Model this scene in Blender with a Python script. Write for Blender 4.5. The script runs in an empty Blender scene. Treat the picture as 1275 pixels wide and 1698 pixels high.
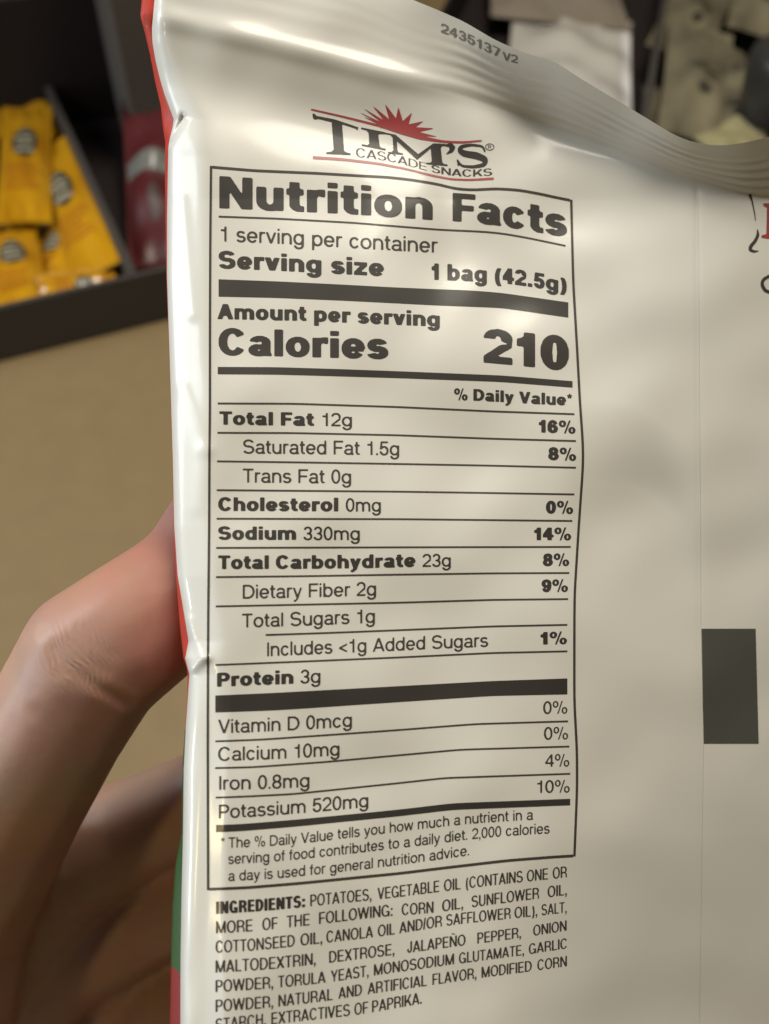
import bpy, bmesh, math, random
import numpy as np
from mathutils import Vector, Matrix

random.seed(7)
rng = np.random.default_rng(11)
R = math.radians
S = bpy.context.scene
COL = S.collection

# ------------------------------------------------------------------ camera
LENS, SENSOR = 35.0, 36.0
TV = SENSOR / 2 / LENS                    # tan of half the vertical angle
PW, PH = 1275.0, 1698.0
ASP = PW / PH
CAM_H, PITCH = 0.42, 48.0                 # metres above the counter, degrees below the horizon
cam_d = bpy.data.cameras.new('camera')
cam_d.sensor_fit = 'VERTICAL'; cam_d.sensor_height = SENSOR; cam_d.lens = LENS
cam_d.clip_start = 0.01; cam_d.clip_end = 60
cam_d.dof.use_dof = True; cam_d.dof.focus_distance = 0.166; cam_d.dof.aperture_fstop = 18.0
cam = bpy.data.objects.new('camera', cam_d); COL.objects.link(cam)
CM = Matrix.Translation((0, 0, CAM_H)) @ Matrix.Rotation(R(90 - PITCH), 4, 'X')
cam.matrix_world = CM
S.camera = cam
CMN = np.array(CM)

# ------------------------------------------------------------------ light of the shop
w = bpy.data.worlds.new('World'); S.world = w; w.use_nodes = True
w.node_tree.nodes['Background'].inputs[0].default_value = (1.0, 0.90, 0.76, 1)
w.node_tree.nodes['Background'].inputs[1].default_value = 0.060
def area(name, pos, target, sx, sy, power, col):
    """a rectangular lamp; pos and target in camera-aligned metres (right, up, towards the viewer)"""
    d = bpy.data.lights.new(name, 'AREA'); d.shape = 'RECTANGLE'; d.size = sx; d.size_y = sy
    d.energy = power; d.color = col
    o = bpy.data.objects.new(name, d); COL.objects.link(o)
    p = CM @ Vector(pos); t = CM @ Vector(target)
    o.location = p
    o.rotation_euler = (t - p).to_track_quat('-Z', 'Y').to_euler()
    return o
BAGC = (0, 0, -0.17)
area('ceiling_lamp', (0.40, 1.33, 0.66), BAGC, 0.85, 0.60, 27, (1.0, 0.925, 0.79))
area('window_lamp', (-1.05, 0.50, 0.12), BAGC, 0.45, 0.8, 10.5, (0.84, 0.93, 1.0))
area('strip_lamp', (-1.00, -0.20, -0.12), BAGC, 0.025, 0.5, 3.2, (0.86, 0.94, 1.0))
area('display_lamp', (-0.70, -0.12, 0.55), BAGC, 0.075, 0.11, 1.0, (1.0, 0.76, 0.36))
S.view_settings.view_transform = 'Standard'; S.view_settings.look = 'None'
S.view_settings.exposure = 0.0; S.view_settings.gamma = 1.0
S.view_settings.use_curve_mapping = False

# ------------------------------------------------------------------ helpers
def ray_np(px, py, d):
    """photo pixel + distance along the view axis -> world points (numpy)"""
    px = np.asarray(px, float); py = np.asarray(py, float); d = np.asarray(d, float)
    x = (px - PW / 2) / (PW / 2) * TV * ASP * d
    y = (PH / 2 - py) / (PH / 2) * TV * d
    v = np.stack([x, y, -d, np.ones_like(x * d)], -1)
    return (v @ CMN.T)[..., :3]
def pt(px, py, d): return Vector(ray_np(px, py, d))
def at(px, py, z=0.0):
    """where the line of sight through a pixel meets the height z"""
    o = CM.translation; q = pt(px, py, 1.0) - o
    return o + q * ((z - o.z) / q.z)

def new_mat(name, col, rough=0.5, metal=0.0, coat=0.0, spec=0.5, sss=0.0, trans=0.0, alpha=1.0):
    m = bpy.data.materials.new(name); m.use_nodes = True
    b = m.node_tree.nodes['Principled BSDF']
    b.inputs['Base Color'].default_value = (*col, 1); b.inputs['Roughness'].default_value = rough
    b.inputs['Metallic'].default_value = metal; b.inputs['Coat Weight'].default_value = coat
    b.inputs['Coat Roughness'].default_value = 0.12
    b.inputs['Specular IOR Level'].default_value = spec
    b.inputs['Transmission Weight'].default_value = trans
    b.inputs['Alpha'].default_value = alpha
    return m
def nodes(m): return m.node_tree.nodes, m.node_tree.links, m.node_tree.nodes['Principled BSDF']
def bump_noise(m, scale, dist, strength=0.5, detail=4.0, coords='Object'):
    n, l, b = nodes(m)
    tc = n.new('ShaderNodeTexCoord'); t = n.new('ShaderNodeTexNoise'); bp = n.new('ShaderNodeBump')
    t.inputs['Scale'].default_value = scale; t.inputs['Detail'].default_value = detail
    bp.inputs['Strength'].default_value = strength; bp.inputs['Distance'].default_value = dist
    l.new(tc.outputs[coords], t.inputs['Vector']); l.new(t.outputs['Fac'], bp.inputs['Height'])
    l.new(bp.outputs['Normal'], b.inputs['Normal'])
    return bp
def vary(m, c1, c2, scale, detail=3.0, lo=0.35, hi=0.65):
    n, l, b = nodes(m)
    tc = n.new('ShaderNodeTexCoord'); t = n.new('ShaderNodeTexNoise'); r = n.new('ShaderNodeValToRGB')
    t.inputs['Scale'].default_value = scale; t.inputs['Detail'].default_value = detail
    r.color_ramp.elements[0].position = lo; r.color_ramp.elements[1].position = hi
    r.color_ramp.elements[0].color = (*c1, 1); r.color_ramp.elements[1].color = (*c2, 1)
    l.new(tc.outputs['Object'], t.inputs['Vector']); l.new(t.outputs['Fac'], r.inputs['Fac'])
    l.new(r.outputs['Color'], b.inputs['Base Color'])

def tag(o, label=None, cat=None, group=None, kind=None):
    if label: o['label'] = label
    if cat: o['category'] = cat
    if group: o['group'] = group
    if kind: o['kind'] = kind
    return o
def empty(name, loc, rot=(0, 0, 0)):
    o = bpy.data.objects.new(name, None); COL.objects.link(o); o.location = loc; o.rotation_euler = rot
    o.empty_display_size = 0.02
    return o
def link_mesh(name, me, mat, parent=None):
    o = bpy.data.objects.new(name, me); COL.objects.link(o)
    if mat is not None and not me.materials: me.materials.append(mat)
    if parent is not None: o.parent = parent
    return o
def np_mesh(name, verts, faces, mat, parent=None, smooth=True, origin=None, normals=None):
    """world-space vertices -> one mesh object with its origin at the parent (or at origin)"""
    v = np.asarray(verts, float)
    off = np.zeros(3)
    if parent is not None: off = abs_loc(parent)
    elif origin is not None: off = np.array(origin)
    me = bpy.data.meshes.new(name)
    me.from_pydata((v - off).tolist(), [], faces)
    me.update()
    if smooth: me.polygons.foreach_set('use_smooth', [True] * len(me.polygons))
    if normals is not None:
        me.normals_split_custom_set_from_vertices(np.asarray(normals).tolist())
    o = link_mesh(name, me, mat, parent)
    if parent is None and origin is not None: o.location = origin
    return o
def abs_loc(o):
    p = np.zeros(3)
    while o is not None: p = p + np.array(o.location); o = o.parent
    return p
def smooth_curve(pts, sig=14.0, step=2.0):
    """polyline of (x, y) -> function y(x), softened; straight beyond its ends"""
    p = np.array(pts, float); x0, x1 = p[0, 0], p[-1, 0]
    pad = 4 * sig
    xs = np.arange(x0 - pad, x1 + pad + step, step)
    ys = np.interp(xs, p[:, 0], p[:, 1])
    s0 = (p[1, 1] - p[0, 1]) / max(1e-6, p[1, 0] - p[0, 0]); s1 = (p[-1, 1] - p[-2, 1]) / max(1e-6, p[-1, 0] - p[-2, 0])
    ys = np.where(xs < x0, p[0, 1] + s0 * (xs - x0), ys); ys = np.where(xs > x1, p[-1, 1] + s1 * (xs - x1), ys)
    k = np.exp(-0.5 * (np.arange(-int(3 * sig / step), int(3 * sig / step) + 1) * step / sig) ** 2); k /= k.sum()
    h = len(k) // 2
    yp = np.concatenate([ys[0] + (ys[1] - ys[0]) * np.arange(-h, 0), ys, ys[-1] + (ys[-1] - ys[-2]) * np.arange(1, h + 1)])
    yy = np.convolve(yp, k, 'valid')
    a0 = (yy[1] - yy[0]) / step; a1 = (yy[-1] - yy[-2]) / step
    def f(x):
        x = np.asarray(x, float)
        y = np.interp(x, xs, yy)
        y = np.where(x < xs[0], yy[0] + a0 * (x - xs[0]), y)
        return np.where(x > xs[-1], yy[-1] + a1 * (x - xs[-1]), y)
    return f
def sstep(a, b, x):
    t = np.clip((np.asarray(x, float) - a) / (b - a), 0, 1); return t * t * (3 - 2 * t)
def box_bm(bm, o, u, v, wv, lu, lv, lw):
    """a box from corner o along three direction vectors"""
    vs = []
    for c in (0, 1):
        for b in (0, 1):
            for a in (0, 1):
                vs.append(bm.verts.new(o + u * (a * lu) + v * (b * lv) + wv * (c * lw)))
    for f in ((0, 2, 3, 1), (4, 5, 7, 6), (0, 1, 5, 4), (2, 6, 7, 3), (0, 4, 6, 2), (1, 3, 7, 5)):
        bm.faces.new([vs[i] for i in f])
def bm_obj(name, bm, mat, parent=None, origin=None, smooth=False, bevel=0.0, seg=2):
    bmesh.ops.recalc_face_normals(bm, faces=bm.faces)
    if bevel > 0:
        bmesh.ops.bevel(bm, geom=list(bm.edges), offset=bevel, segments=seg, affect='EDGES', profile=0.6)
    off = Vector(abs_loc(parent)) if parent is not None else (Vector(origin) if origin is not None else Vector())
    bmesh.ops.translate(bm, verts=bm.verts, vec=-off)
    me = bpy.data.meshes.new(name); bm.to_mesh(me); bm.free()
    if smooth: me.polygons.foreach_set('use_smooth', [True] * len(me.polygons))
    o = link_mesh(name, me, mat, parent)
    if parent is None: o.location = off
    return o

# ------------------------------------------------------------------ lettering: a grotesque drawn from strokes
SE = 2.15
def _ell(x0, y0, x1, y1, a, e=SE):
    cx, cy, rx, ry = (x0 + x1) / 2, (y0 + y1) / 2, (x1 - x0) / 2, (y1 - y0) / 2
    c, s = np.cos(a), np.sin(a)
    return np.stack([cx + rx * np.sign(c) * np.abs(c) ** (2 / e), cy + ry * np.sign(s) * np.abs(s) ** (2 / e)], -1)
class Pen:
    def __init__(s, w, h): s.w, s.h, s.sh = w, h, []
    def rect(s, x0, y0, x1, y1): s.sh.append([np.array([(x0, y0), (x1, y0), (x1, y1), (x0, y1)], float)])
    def para(s, x0, y0, x1, y1, wd): s.sh.append([np.array([(x0, y0), (x0 + wd, y0), (x1 + wd, y1), (x1, y1)], float)])
    def poly(s, *p): s.sh.append([np.array(p, float)])
    def ring(s, x0, y0, x1, y1, w=None, h=None):
        w = w or s.w; h = h or s.h
        a = np.linspace(0, 2 * math.pi, 49)[:-1]
        s.sh.append([_ell(x0, y0, x1, y1, a), _ell(x0 + w, y0 + h, x1 - w, y1 - h, a, 2.05)])
    def arc(s, x0, y0, x1, y1, a0, a1, w=None, h=None):
        w = w or s.w; h = h or s.h
        a = np.linspace(R(a0), R(a1), 28)
        s.sh.append([np.concatenate([_ell(x0, y0, x1, y1, a), _ell(x0 + w, y0 + h, x1 - w, y1 - h, a, 2.05)[::-1]])])
XH = 0.73
def glyph(ch, w, h):
    b = max(0.0, min(1.0, (w - 0.125) / 0.175))
    P = Pen(w, h); o = 0.015
    def W(r, k): return r + (k - r) * b
    sb = W(0.062, 0.055); lsb = rsb = sb; rd = W(0.038, 0.032)
    r, p, ring, arc = P.rect, P.para, P.ring, P.arc
    if ch == ' ': return 0.40, []
    if ch in '0':
        A = W(0.64, 0.72); ring(0, -o, A, 1 + o); lsb = rsb = rd
    elif ch == '1':
        A = W(0.36, 0.47); r(A - w, 0, A, 1); P.poly((0, 0.80 - h), (A - w, 0.80 - h * .9), (A - w, 0.83), (A - w * .85, 1), (A - w * .6, 1), (A - w * .9, 0.80), (0, 0.80)) if b < .5 else P.poly((0, 0.80 - h * 1.1), (A - w + .01, 0.80 - h * 1.1), (A - w + .01, 1), (A - w * .75, 1), (A - w * 1.1, .84), (0, 0.79)); lsb = W(0.12, 0.07); rsb = W(.2, .1)
    elif ch == '2':
        A = W(0.63, 0.74); arc(0, 0.42, A, 1 + o, 178, -25); r(0, 0, A, h * 1.05)
        P.poly((0, h), (w * 1.05, h), (A - w * .08, 0.50), (A - w * .05, .62), (A - w * 1.05, 0.56)); lsb = rsb = rd
    elif ch == '3':
        A = W(0.64, 0.72); arc(0.03, 0.49 - h / 2, A - 0.03, 1 + o, 172, -88); arc(0, -o, A, 0.50 + h / 2, 88, -172); r(A * .36, 0.5 - h / 2, A * .56, 0.5 + h / 2); lsb = rsb = rd
    elif ch == '4':
        A = W(0.68, 0.74); r(A - w - .12, 0, A - .12, 1); r(0, 0.22, A, 0.22 + h); P.poly((0, .22), (0, 0.22 + h * 1.2), (A - w - .10, 1), (A - w * .6 - .12, 1), (A - w - .1, 1 - h * 1.5), (w * .85, .22 + h * .8), (w * .5, .22)); lsb = rsb = rd * .7
    elif ch == '5':
        A = W(0.64, 0.72); r(0.08, 1 - h, A - .04, 1); p(0.02, 0.42, 0.08, 1, w * .92); arc(0, -o, A, 0.67, 152, -172); lsb = rsb = rd
    elif ch == '6':
        A = W(0.65, 0.72); ring(0, -o, A, 0.66); arc(0, -o - .0, A, 1 + o, 25, 182, w, h); r(0, 0.3, w, 0.55); lsb = rsb = rd
    elif ch == '9':
        A = W(0.65, 0.72); ring(0, 0.34, A, 1 + o); arc(0, -o, A, 1 + o, -155, 2, w, h); r(A - w, 0.45, A, 0.7); lsb = rsb = rd
    elif ch == '8':
        A = W(0.65, 0.74); ring(0.03, 0.5 - h / 2, A - .03, 1 + o); ring(0, -o, A, 0.5 + h / 2); lsb = rsb = rd
    elif ch == '7':
        A = W(0.62, 0.7); r(0, 1 - h, A, 1); P.poly((A * .22, 0), (A * .22 + w, 0), (A, 1 - h), (A, 1), (A - w, 1 - h)); lsb = rsb = rd
    elif ch == '%':
        A = W(1.10, 1.15); w2 = W(.10, .19); h2 = W(.09, .12); d = W(.42, .50)
        ring(0, 0.48, d, 1 + o, w2, h2); ring(A - d, -o, A, 0.52, w2, h2); p(A * .30, -.02, A * .60, 1.02, W(.10, .13)); lsb = rsb = rd
    elif ch == '*':
        A = 0.40; c = A / 2, 0.80
        for k in range(5):
            a = R(90 + 72 * k); dx, dy = math.cos(a), math.sin(a); t = W(.045, .07)
            P.poly((c[0] - dy * t * .7, c[1] + dx * t * .7), (c[0] + dx * .22 - dy * t, c[1] + dy * .22 + dx * t), (c[0] + dx * .22 + dy * t, c[1] + dy * .22 - dx * t), (c[0] + dy * t * .7, c[1] - dx * t * .7))
    elif ch == '(':
        A = W(.24, .34); P.poly(*[tuple(q) for q in _ell(0, -.27, 2 * A, 1.02, np.linspace(R(118), R(242), 20), 2)], *[tuple(q) for q in _ell(w, -.27, 2 * A + w * .7, 1.02, np.linspace(R(242), R(118), 20), 2)])
        A += w * .3
    elif ch == ')':
        A = W(.24, .34); k = [tuple(q) for q in _ell(0, -.27, 2 * A, 1.02, np.linspace(R(118), R(242), 20), 2)] + [tuple(q) for q in _ell(w, -.27, 2 * A + w * .7, 1.02, np.linspace(R(242), R(118), 20), 2)]
        A += w * .3; P.poly(*[(A - x, y) for x, y in k])
    elif ch == '.': A = w; r(0, 0, w, W(.14, .22))
    elif ch == ',': A = w; r(0, 0, w, W(.14, .22)); P.poly((w * .5, 0), (w, 0), (w * .75, -.17), (w * .1, -.19), (w * .1, -.13))
    elif ch == ':': A = w; r(0, 0, w, W(.14, .22)); r(0, XH - .03 - W(.14, .22), w, XH - .03)
    elif ch == '/': A = .36; p(0, -.02, .36 - w, 1.02, w * .9); lsb = rsb = 0.01
    elif ch == '<': A = .62; P.poly((0, .32), (0, .42), (A, .70), (A, .58), (w * 1.3, .37), (A, .16), (A, .04))
    elif ch == '-': A = .34; r(0, .33, A, .33 + h)
    elif ch == "'": A = w; P.poly((0, 1), (w, 1), (w * .8, .68), (w * .2, .68))
    # ---- capitals
    elif ch == 'A':
        A = W(.90, 1.02); p(0, 0, A / 2 - w * .55, 1, w * 1.08); p(A - w * 1.08, 0, A / 2 - w * .53, 1, w * 1.08); r(A * .22, .22, A * .78, .22 + h); lsb = rsb = 0.01
    elif ch == 'B':
        A = W(.76, .9); r(0, 0, w, 1); arc(A * .1, 0.5 - h * .45, A - .05, 1, -90, 90); arc(A * .1, 0, A, .5 + h * .55, -90, 90); r(w * .5, 0, A * .56, h); r(w * .5, 1 - h, A * .54, 1); r(w * .5, .5 - h * .45, A * .55, .5 + h * .55); rsb = rd
    elif ch == 'C':
        A = W(.90, .95); arc(0, -o, A, 1 + o, 32, 328); lsb = rsb = rd
    elif ch == 'D':
        A = W(.84, .93); r(0, 0, w, 1); arc(-A * .2, 0, A, 1, -90, 90); r(w * .5, 0, A * .42, h); r(w * .5, 1 - h, A * .42, 1); rsb = rd
    elif ch == 'E':
        A = W(.72, .80); r(0, 0, w, 1); r(w * .5, 0, A, h); r(w * .5, 1 - h, A - .02, 1); r(w * .5, .5 - h * .42, A - .05, .5 + h * .58); rsb = .04
    elif ch == 'F':
        A = W(.68, .76); r(0, 0, w, 1); r(w * .5, 1 - h, A, 1); r(w * .5, .47 - h * .42, A - .06, .47 + h * .58); rsb = .02
    elif ch == 'G':
        A = W(.92, .98); arc(0, -o, A, 1 + o, 32, 330); r(A - w * .85, 0, A, .47); r(A * .52, .47 - h, A - w * .3, .47); lsb = rd
    elif ch == 'H':
        A = W(.78, .92); r(0, 0, w, 1); r(A - w, 0, A, 1); r(w * .5, .5 - h * .4, A - w * .5, .5 + h * .6)
    elif ch == 'I': A = w; r(0, 0, w, 1)
    elif ch == 'J':
        A = W(.56, .68); r(A - w, .28, A, 1); arc(0, -o, A, .62, 172, 362); lsb = .03
    elif ch == 'K':
        A = W(.82, .98); r(0, 0, w, 1); p(w * .6, .30, A - w * 1.2, 1, w * 1.15); p(A - w * 1.15, 0, A * .32, .58, w * 1.15); rsb = .01
    elif ch == 'L': A = W(.64, .74); r(0, 0, w, 1); r(w * .5, 0, A, h); rsb = .03
    elif ch == 'M':
        A = W(.98, 1.14); r(0, 0, w, 1); r(A - w, 0, A, 1); p(A / 2 - w * .5, 0, 0, 1, w * 1.0); p(A / 2 - w * .5, 0, A - w, 1, w * 1.0)
    elif ch in 'NÑ':
        A = W(.80, .97); r(0, 0, w, 1); r(A - w, 0, A, 1); p(A - w * 1.06, 0, 0, 1, w * 1.06)
        if ch == 'Ñ': P.poly(*[(A * .25 + A * .5 * t, 1.12 + .045 * math.sin(t * 6.28)) for t in np.linspace(0, 1, 9)], *[(A * .25 + A * .5 * t, 1.21 + .045 * math.sin(t * 6.28)) for t in np.linspace(1, 0, 9)])
    elif ch == 'O': A = W(.96, 1.0); ring(0, -o, A, 1 + o); lsb = rsb = rd
    elif ch == 'P':
        A = W(.73, .86); r(0, 0, w, 1); arc(A * .05, .42 - h * .3, A, 1, -90, 90); r(w * .5, 1 - h, A * .53, 1); r(w * .5, .42 - h * .3, A * .53, .42 + h * .7); rsb = .03
    elif ch == 'R':
        A = W(.80, .93); r(0, 0, w, 1); arc(A * .05, .44 - h * .3, A - .03, 1, -90, 90); r(w * .5, 1 - h, A * .53, 1); r(w * .5, .44 - h * .3, A * .53, .44 + h * .7); P.poly((A - w * .95, 0), (A, 0), (A - .05, .36), (A * .62, .47), (A * .42, .47), (A - w, .34)); rsb = .03
    elif ch == 'S':
        A = W(.80, .92); arc(.02, .51 - h * .55, A - .03, 1 + o, 18, 272); arc(0, -o, A, .51 + h * .55, 92, -162); r(A * .38, .51 - h * .55, A * .6, .51 + h * .55); lsb = rsb = rd
    elif ch == 'T': A = W(.76, .84); r(0, 1 - h, A, 1); r(A / 2 - w / 2, 0, A / 2 + w / 2, 1); lsb = rsb = .02
    elif ch == 'U':
        A = W(.78, .92); r(0, .3, w, 1); r(A - w, .3, A, 1); arc(0, -o, A, .66, 178, 362)
    elif ch == 'V': A = W(.86, .98); p(A / 2 - w * .53, 0, 0, 1, w * 1.06); p(A / 2 - w * .53, 0, A - w * 1.06, 1, w * 1.06); lsb = rsb = .01
    elif ch == 'W':
        A = W(1.24, 1.45); q = w * 1.0
        p(A * .27 - q / 2, 0, 0, 1, q); p(A * .27 - q / 2, 0, A / 2 - q / 2, 1, q); p(A * .73 - q / 2, 0, A / 2 - q / 2, 1, q); p(A * .73 - q / 2, 0, A - q, 1, q); lsb = rsb = .01
    elif ch == 'X': A = W(.84, .96); q = w * 1.15; p(0, 0, A - q, 1, q); p(A - q, 0, 0, 1, q); lsb = rsb = .01
    elif ch == 'Y':
        A = W(.86, .98); q = w * 1.1; p(A / 2 - q / 2, .38, 0, 1, q); p(A / 2 - q / 2, .38, A - q, 1, q); r(A / 2 - w / 2, 0, A / 2 + w / 2, .45); lsb = rsb = .01
    # ---- lower case
    elif ch == 'a':
        A = W(.66, .80); t = A - .04
        arc(.03, .22, t, XH + o, 168, -2); r(t - w, .10, t, .50); P.poly((t - w, .0), (A + W(.02, .0), .0), (A + W(.02, 0), W(.07, .06)), (t, .14), (t, .3), (t - w, .3))
        arc(0, -o, t - w * .15, .44, 96, 370); r(A * .34, .44 - h, t - w * .5, .44 - h * .05); lsb = rd; rsb = .03
    elif ch == 'b': A = W(.66, .82); r(0, 0, w, 1); ring(0, -o, A, XH + o); rsb = rd
    elif ch == 'c': A = W(.63, .76); arc(0, -o, A, XH + o, 30, 330); lsb = rd; rsb = .03
    elif ch == 'd': A = W(.66, .82); r(A - w, 0, A, 1); ring(0, -o, A, XH + o); lsb = rd
    elif ch == 'e':
        A = W(.68, .80); m = XH * .48; arc(0, -o, A, XH + o, -4, 326); r(w * .5, m - h * .45, A - w * .15, m + h * .45); lsb = rsb = rd
    elif ch == 'f':
        A = W(.37, .52); r(.10, 0, .10 + w, .8); arc(.10, .5, A + w * .6 + .02, 1 + .01, 95, 182); r(A * .85, 1.01 - h, A, 1.01); r(0, XH - h, A - .02, XH); lsb = rsb = .02
    elif ch == 'g':
        A = W(.66, .82); ring(0, 0, A, XH + o); r(A - w, -.05, A, XH); arc(.02, -.29, A, .28, 188, 362); lsb = rd
    elif ch == 'h': A = W(.63, .80); r(0, 0, w, 1); r(A - w, 0, A, .45); arc(0, .1, A, XH + o, -2, 165)
    elif ch == 'i': A = w; r(0, 0, w, XH); r(0, 1 - W(.14, .18), w, 1)
    elif ch == 'l': A = w; r(0, 0, w, 1)
    elif ch == 'm':
        A = W(1.03, 1.26); d = (A + w) / 2 - .0; r(0, 0, w, XH); r(d - w, 0, d, .45); r(A - w, 0, A, .45); arc(0, .1, d, XH + o, -2, 165); arc(d - w, .1, A, XH + o, -2, 165)
    elif ch == 'n': A = W(.63, .80); r(0, 0, w, XH); r(A - w, 0, A, .45); arc(0, .1, A, XH + o, -2, 165)
    elif ch == 'o': A = W(.70, .82); ring(0, -o, A, XH + o); lsb = rsb = rd
    elif ch == 'p': A = W(.66, .82); r(0, -.29, w, XH); ring(0, -o, A, XH + o); rsb = rd
    elif ch == 'r': A = W(.38, .54); r(0, 0, w, XH); arc(0, .16, A + w * .9, XH + o, 92, 165); r(A * .72, XH + o - h * 1.15, A, XH + o); rsb = .01
    elif ch == 's':
        A = W(.60, .74); m = XH / 2; arc(.02, m - h * .55, A - .03, XH + o, 15, 272); arc(0, -o, A, m + h * .55, 92, -165); r(A * .36, m - h * .55, A * .62, m + h * .55); lsb = rsb = rd * .8
    elif ch == 't':
        A = W(.36, .52); r(.09, .16, .09 + w, W(.93, .94)); r(0, XH - h, A - .01, XH); arc(.09, 0 - .005, A + w * .7, .5, 178, 268); r(A * .8, -.005, A, h * .95); lsb = rsb = .025
    elif ch == 'u': A = W(.63, .80); r(0, .28, w, XH); r(A - w, 0, A, XH); arc(0, -o, A, .63, 178, 362)
    elif ch == 'v': A = W(.66, .80); q = w * 1.04; p(A / 2 - q / 2, 0, 0, XH, q); p(A / 2 - q / 2, 0, A - q, XH, q); lsb = rsb = .01
    elif ch == 'w':
        A = W(.96, 1.16); q = w * .98
        p(A * .27 - q / 2, 0, 0, XH, q); p(A * .27 - q / 2, 0, A / 2 - q / 2, XH, q); p(A * .73 - q / 2, 0, A / 2 - q / 2, XH, q); p(A * .73 - q / 2, 0, A - q, XH, q); lsb = rsb = .01
    elif ch == 'y':
        A = W(.66, .80); q = w * 1.04; p(A / 2 - q / 2, 0, 0, XH, q); P.poly((A / 2 - q * .75, -.14), (A / 2 + q * .2, -.14), (A, XH), (A - q, XH)); P.poly((.08, -.29), (A * .30, -.29), (A / 2 + q * .15, -.12), (A / 2 - q * .78, -.14), (.08, -.29 + h)); lsb = rsb = .01
    elif ch == 'z':
        A = W(.58, .70); r(0, 0, A, h); r(0, XH - h, A, XH); P.poly((0, h * .9), (w * 1.15, h * .9), (A, XH - h * .9), (A - w * 1.15, XH - h * .9)); lsb = rsb = .04
    else:
        A = .5
    for s in P.sh:
        for l in s: l[:, 0] += lsb
    return A + lsb + rsb, P.sh

def fill_shapes(shapes, step, ss=5):
    """union of even-odd shapes -> (verts, faces) of small cells whose outline follows the shape"""
    allp = np.concatenate([l for s in shapes for l in s])
    x0, y0 = allp.min(0) - 1.5 * step; x1, y1 = allp.max(0) + 1.5 * step
    nx = int(math.ceil((x1 - x0) / step)) + 1; ny = int(math.ceil((y1 - y0) / step)) + 1
    hs = step / ss
    X = x0 - step / 2 + (np.arange(nx * ss) + .5) * hs; Y = y0 - step / 2 + (np.arange(ny * ss) + .5) * hs
    acc = np.zeros((ny * ss, nx * ss), bool)
    for s in shapes:
        m = np.zeros_like(acc)
        for lp in s:
            q = np.roll(lp, -1, 0)
            for (ax, ay), (bx, by) in zip(lp, q):
                if ay == by: continue
                lo, hi = (ay, by) if ay < by else (by, ay)
                i0, i1 = np.searchsorted(Y, lo), np.searchsorted(Y, hi)
                if i1 <= i0: continue
                xc = ax + (Y[i0:i1] - ay) * (bx - ax) / (by - ay)
                m[i0:i1] ^= X[None, :] > xc[:, None]
        acc |= m
    f = acc.reshape(ny, ss, nx, ss).mean((1, 3))
    verts, faces, key = [], [], {}
    def vid(k, x, y):
        if k not in key: key[k] = len(verts); verts.append((x, y))
        return key[k]
    ins = f > .5
    any_ = ins[:-1, :-1] | ins[1:, :-1] | ins[:-1, 1:] | ins[1:, 1:]
    for j, i in zip(*np.nonzero(any_)):
        c = ((i, j), (i + 1, j), (i + 1, j + 1), (i, j + 1)); poly = []
        for k in range(4):
            (ai, aj), (bi, bj) = c[k], c[(k + 1) % 4]
            fa, fb = f[aj, ai], f[bj, bi]
            if fa > .5: poly.append(vid((ai, aj), x0 + ai * step, y0 + aj * step))
            if (fa > .5) != (fb > .5):
                t = (.5 - fa) / (fb - fa); t = min(.98, max(.02, t))
                kk = (min(ai, bi), min(aj, bj), 'h' if aj == bj else 'v')
                poly.append(vid(kk, x0 + (ai + (bi - ai) * t) * step, y0 + (aj + (bj - aj) * t) * step))
        if len(poly) >= 3: faces.append(poly)
    return np.array(verts), faces
_gc = {}
def glyph_mesh(ch, w, h, step):
    k = (ch, w, h, step)
    if k not in _gc:
        adv, sh = glyph(ch, w, h)
        _gc[k] = (adv,) + (fill_shapes(sh, step) if sh else (np.zeros((0, 2)), []))
    return _gc[k]
def text_flat(s, w, h, step, track=0.0):
    """a line of text set flat: vertices in units of the capital height"""
    V, F, x, n = [], [], 0.0, 0
    lo, hi = 1e9, -1e9
    for ch in s:
        adv, v, f = glyph_mesh(ch, w, h, step)
        if len(v):
            vv = v.copy(); vv[:, 0] += x; V.append(vv); F += [[i + n for i in p] for p in f]; n += len(v)
            lo = min(lo, vv[:, 0].min()); hi = max(hi, vv[:, 0].max())
        x += adv + track
    V = np.concatenate(V); V[:, 0] = (V[:, 0] - lo) / (hi - lo)
    return V, F

# ------------------------------------------------------------------ the bag: shape of its back panel
EDGE = np.array([(262, -200), (259, -60), (256, 0), (251.8, 47.7), (252.7, 70.6), (258, 100.7), (265, 130), (273, 157), (283, 184), (288, 198), (286, 212), (281.5, 230), (279, 245), (278, 300), (277, 360), (277, 459), (281.6, 600),
                 (286.6, 762), (289, 875), (294.7, 956), (304.5, 1014), (312.6, 1063), (307, 1092), (314, 1118), (312, 1150), (308, 1205), (304.6, 1276), (303.5, 1381), (301, 1487), (299.3, 1593), (299, 1698), (300, 2250)], float)
def edge_x(y): return np.interp(y, EDGE[:, 1], EDGE[:, 0])
TOPP = [(200, -190), (300, -150), (420, -108), (500, -82), (600, -40), (685, 0), (720, 14), (770, 36), (820, 66), (870, 88), (919, 101), (959, 128), (1029, 170), (1069, 194), (1118, 224), (1150, 236), (1178, 241), (1205, 241), (1238, 236), (1275, 227), (1340, 205), (1500, 160), (1700, 120), (2050, 90)]
BOTP = [(200, 14), (250, 30), (450, 77), (640, 127), (760, 155), (889, 200), (1000, 241), (1088, 275), (1138, 295), (1238, 322), (1290, 330), (1400, 322), (1600, 290), (2050, 240)]
top_y = smooth_curve(TOPP, 10); sealb_y = smooth_curve(BOTP, 14)
YB = 2250.0; XR = 2010.0
SEAM = [(300, 1158), (600, 1160), (900, 1162), (1042, 1162.6), (1232, 1167), (1420, 1164), (1698, 1160), (2250, 1158)]
SEAMA = np.array(SEAM, float)
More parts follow.
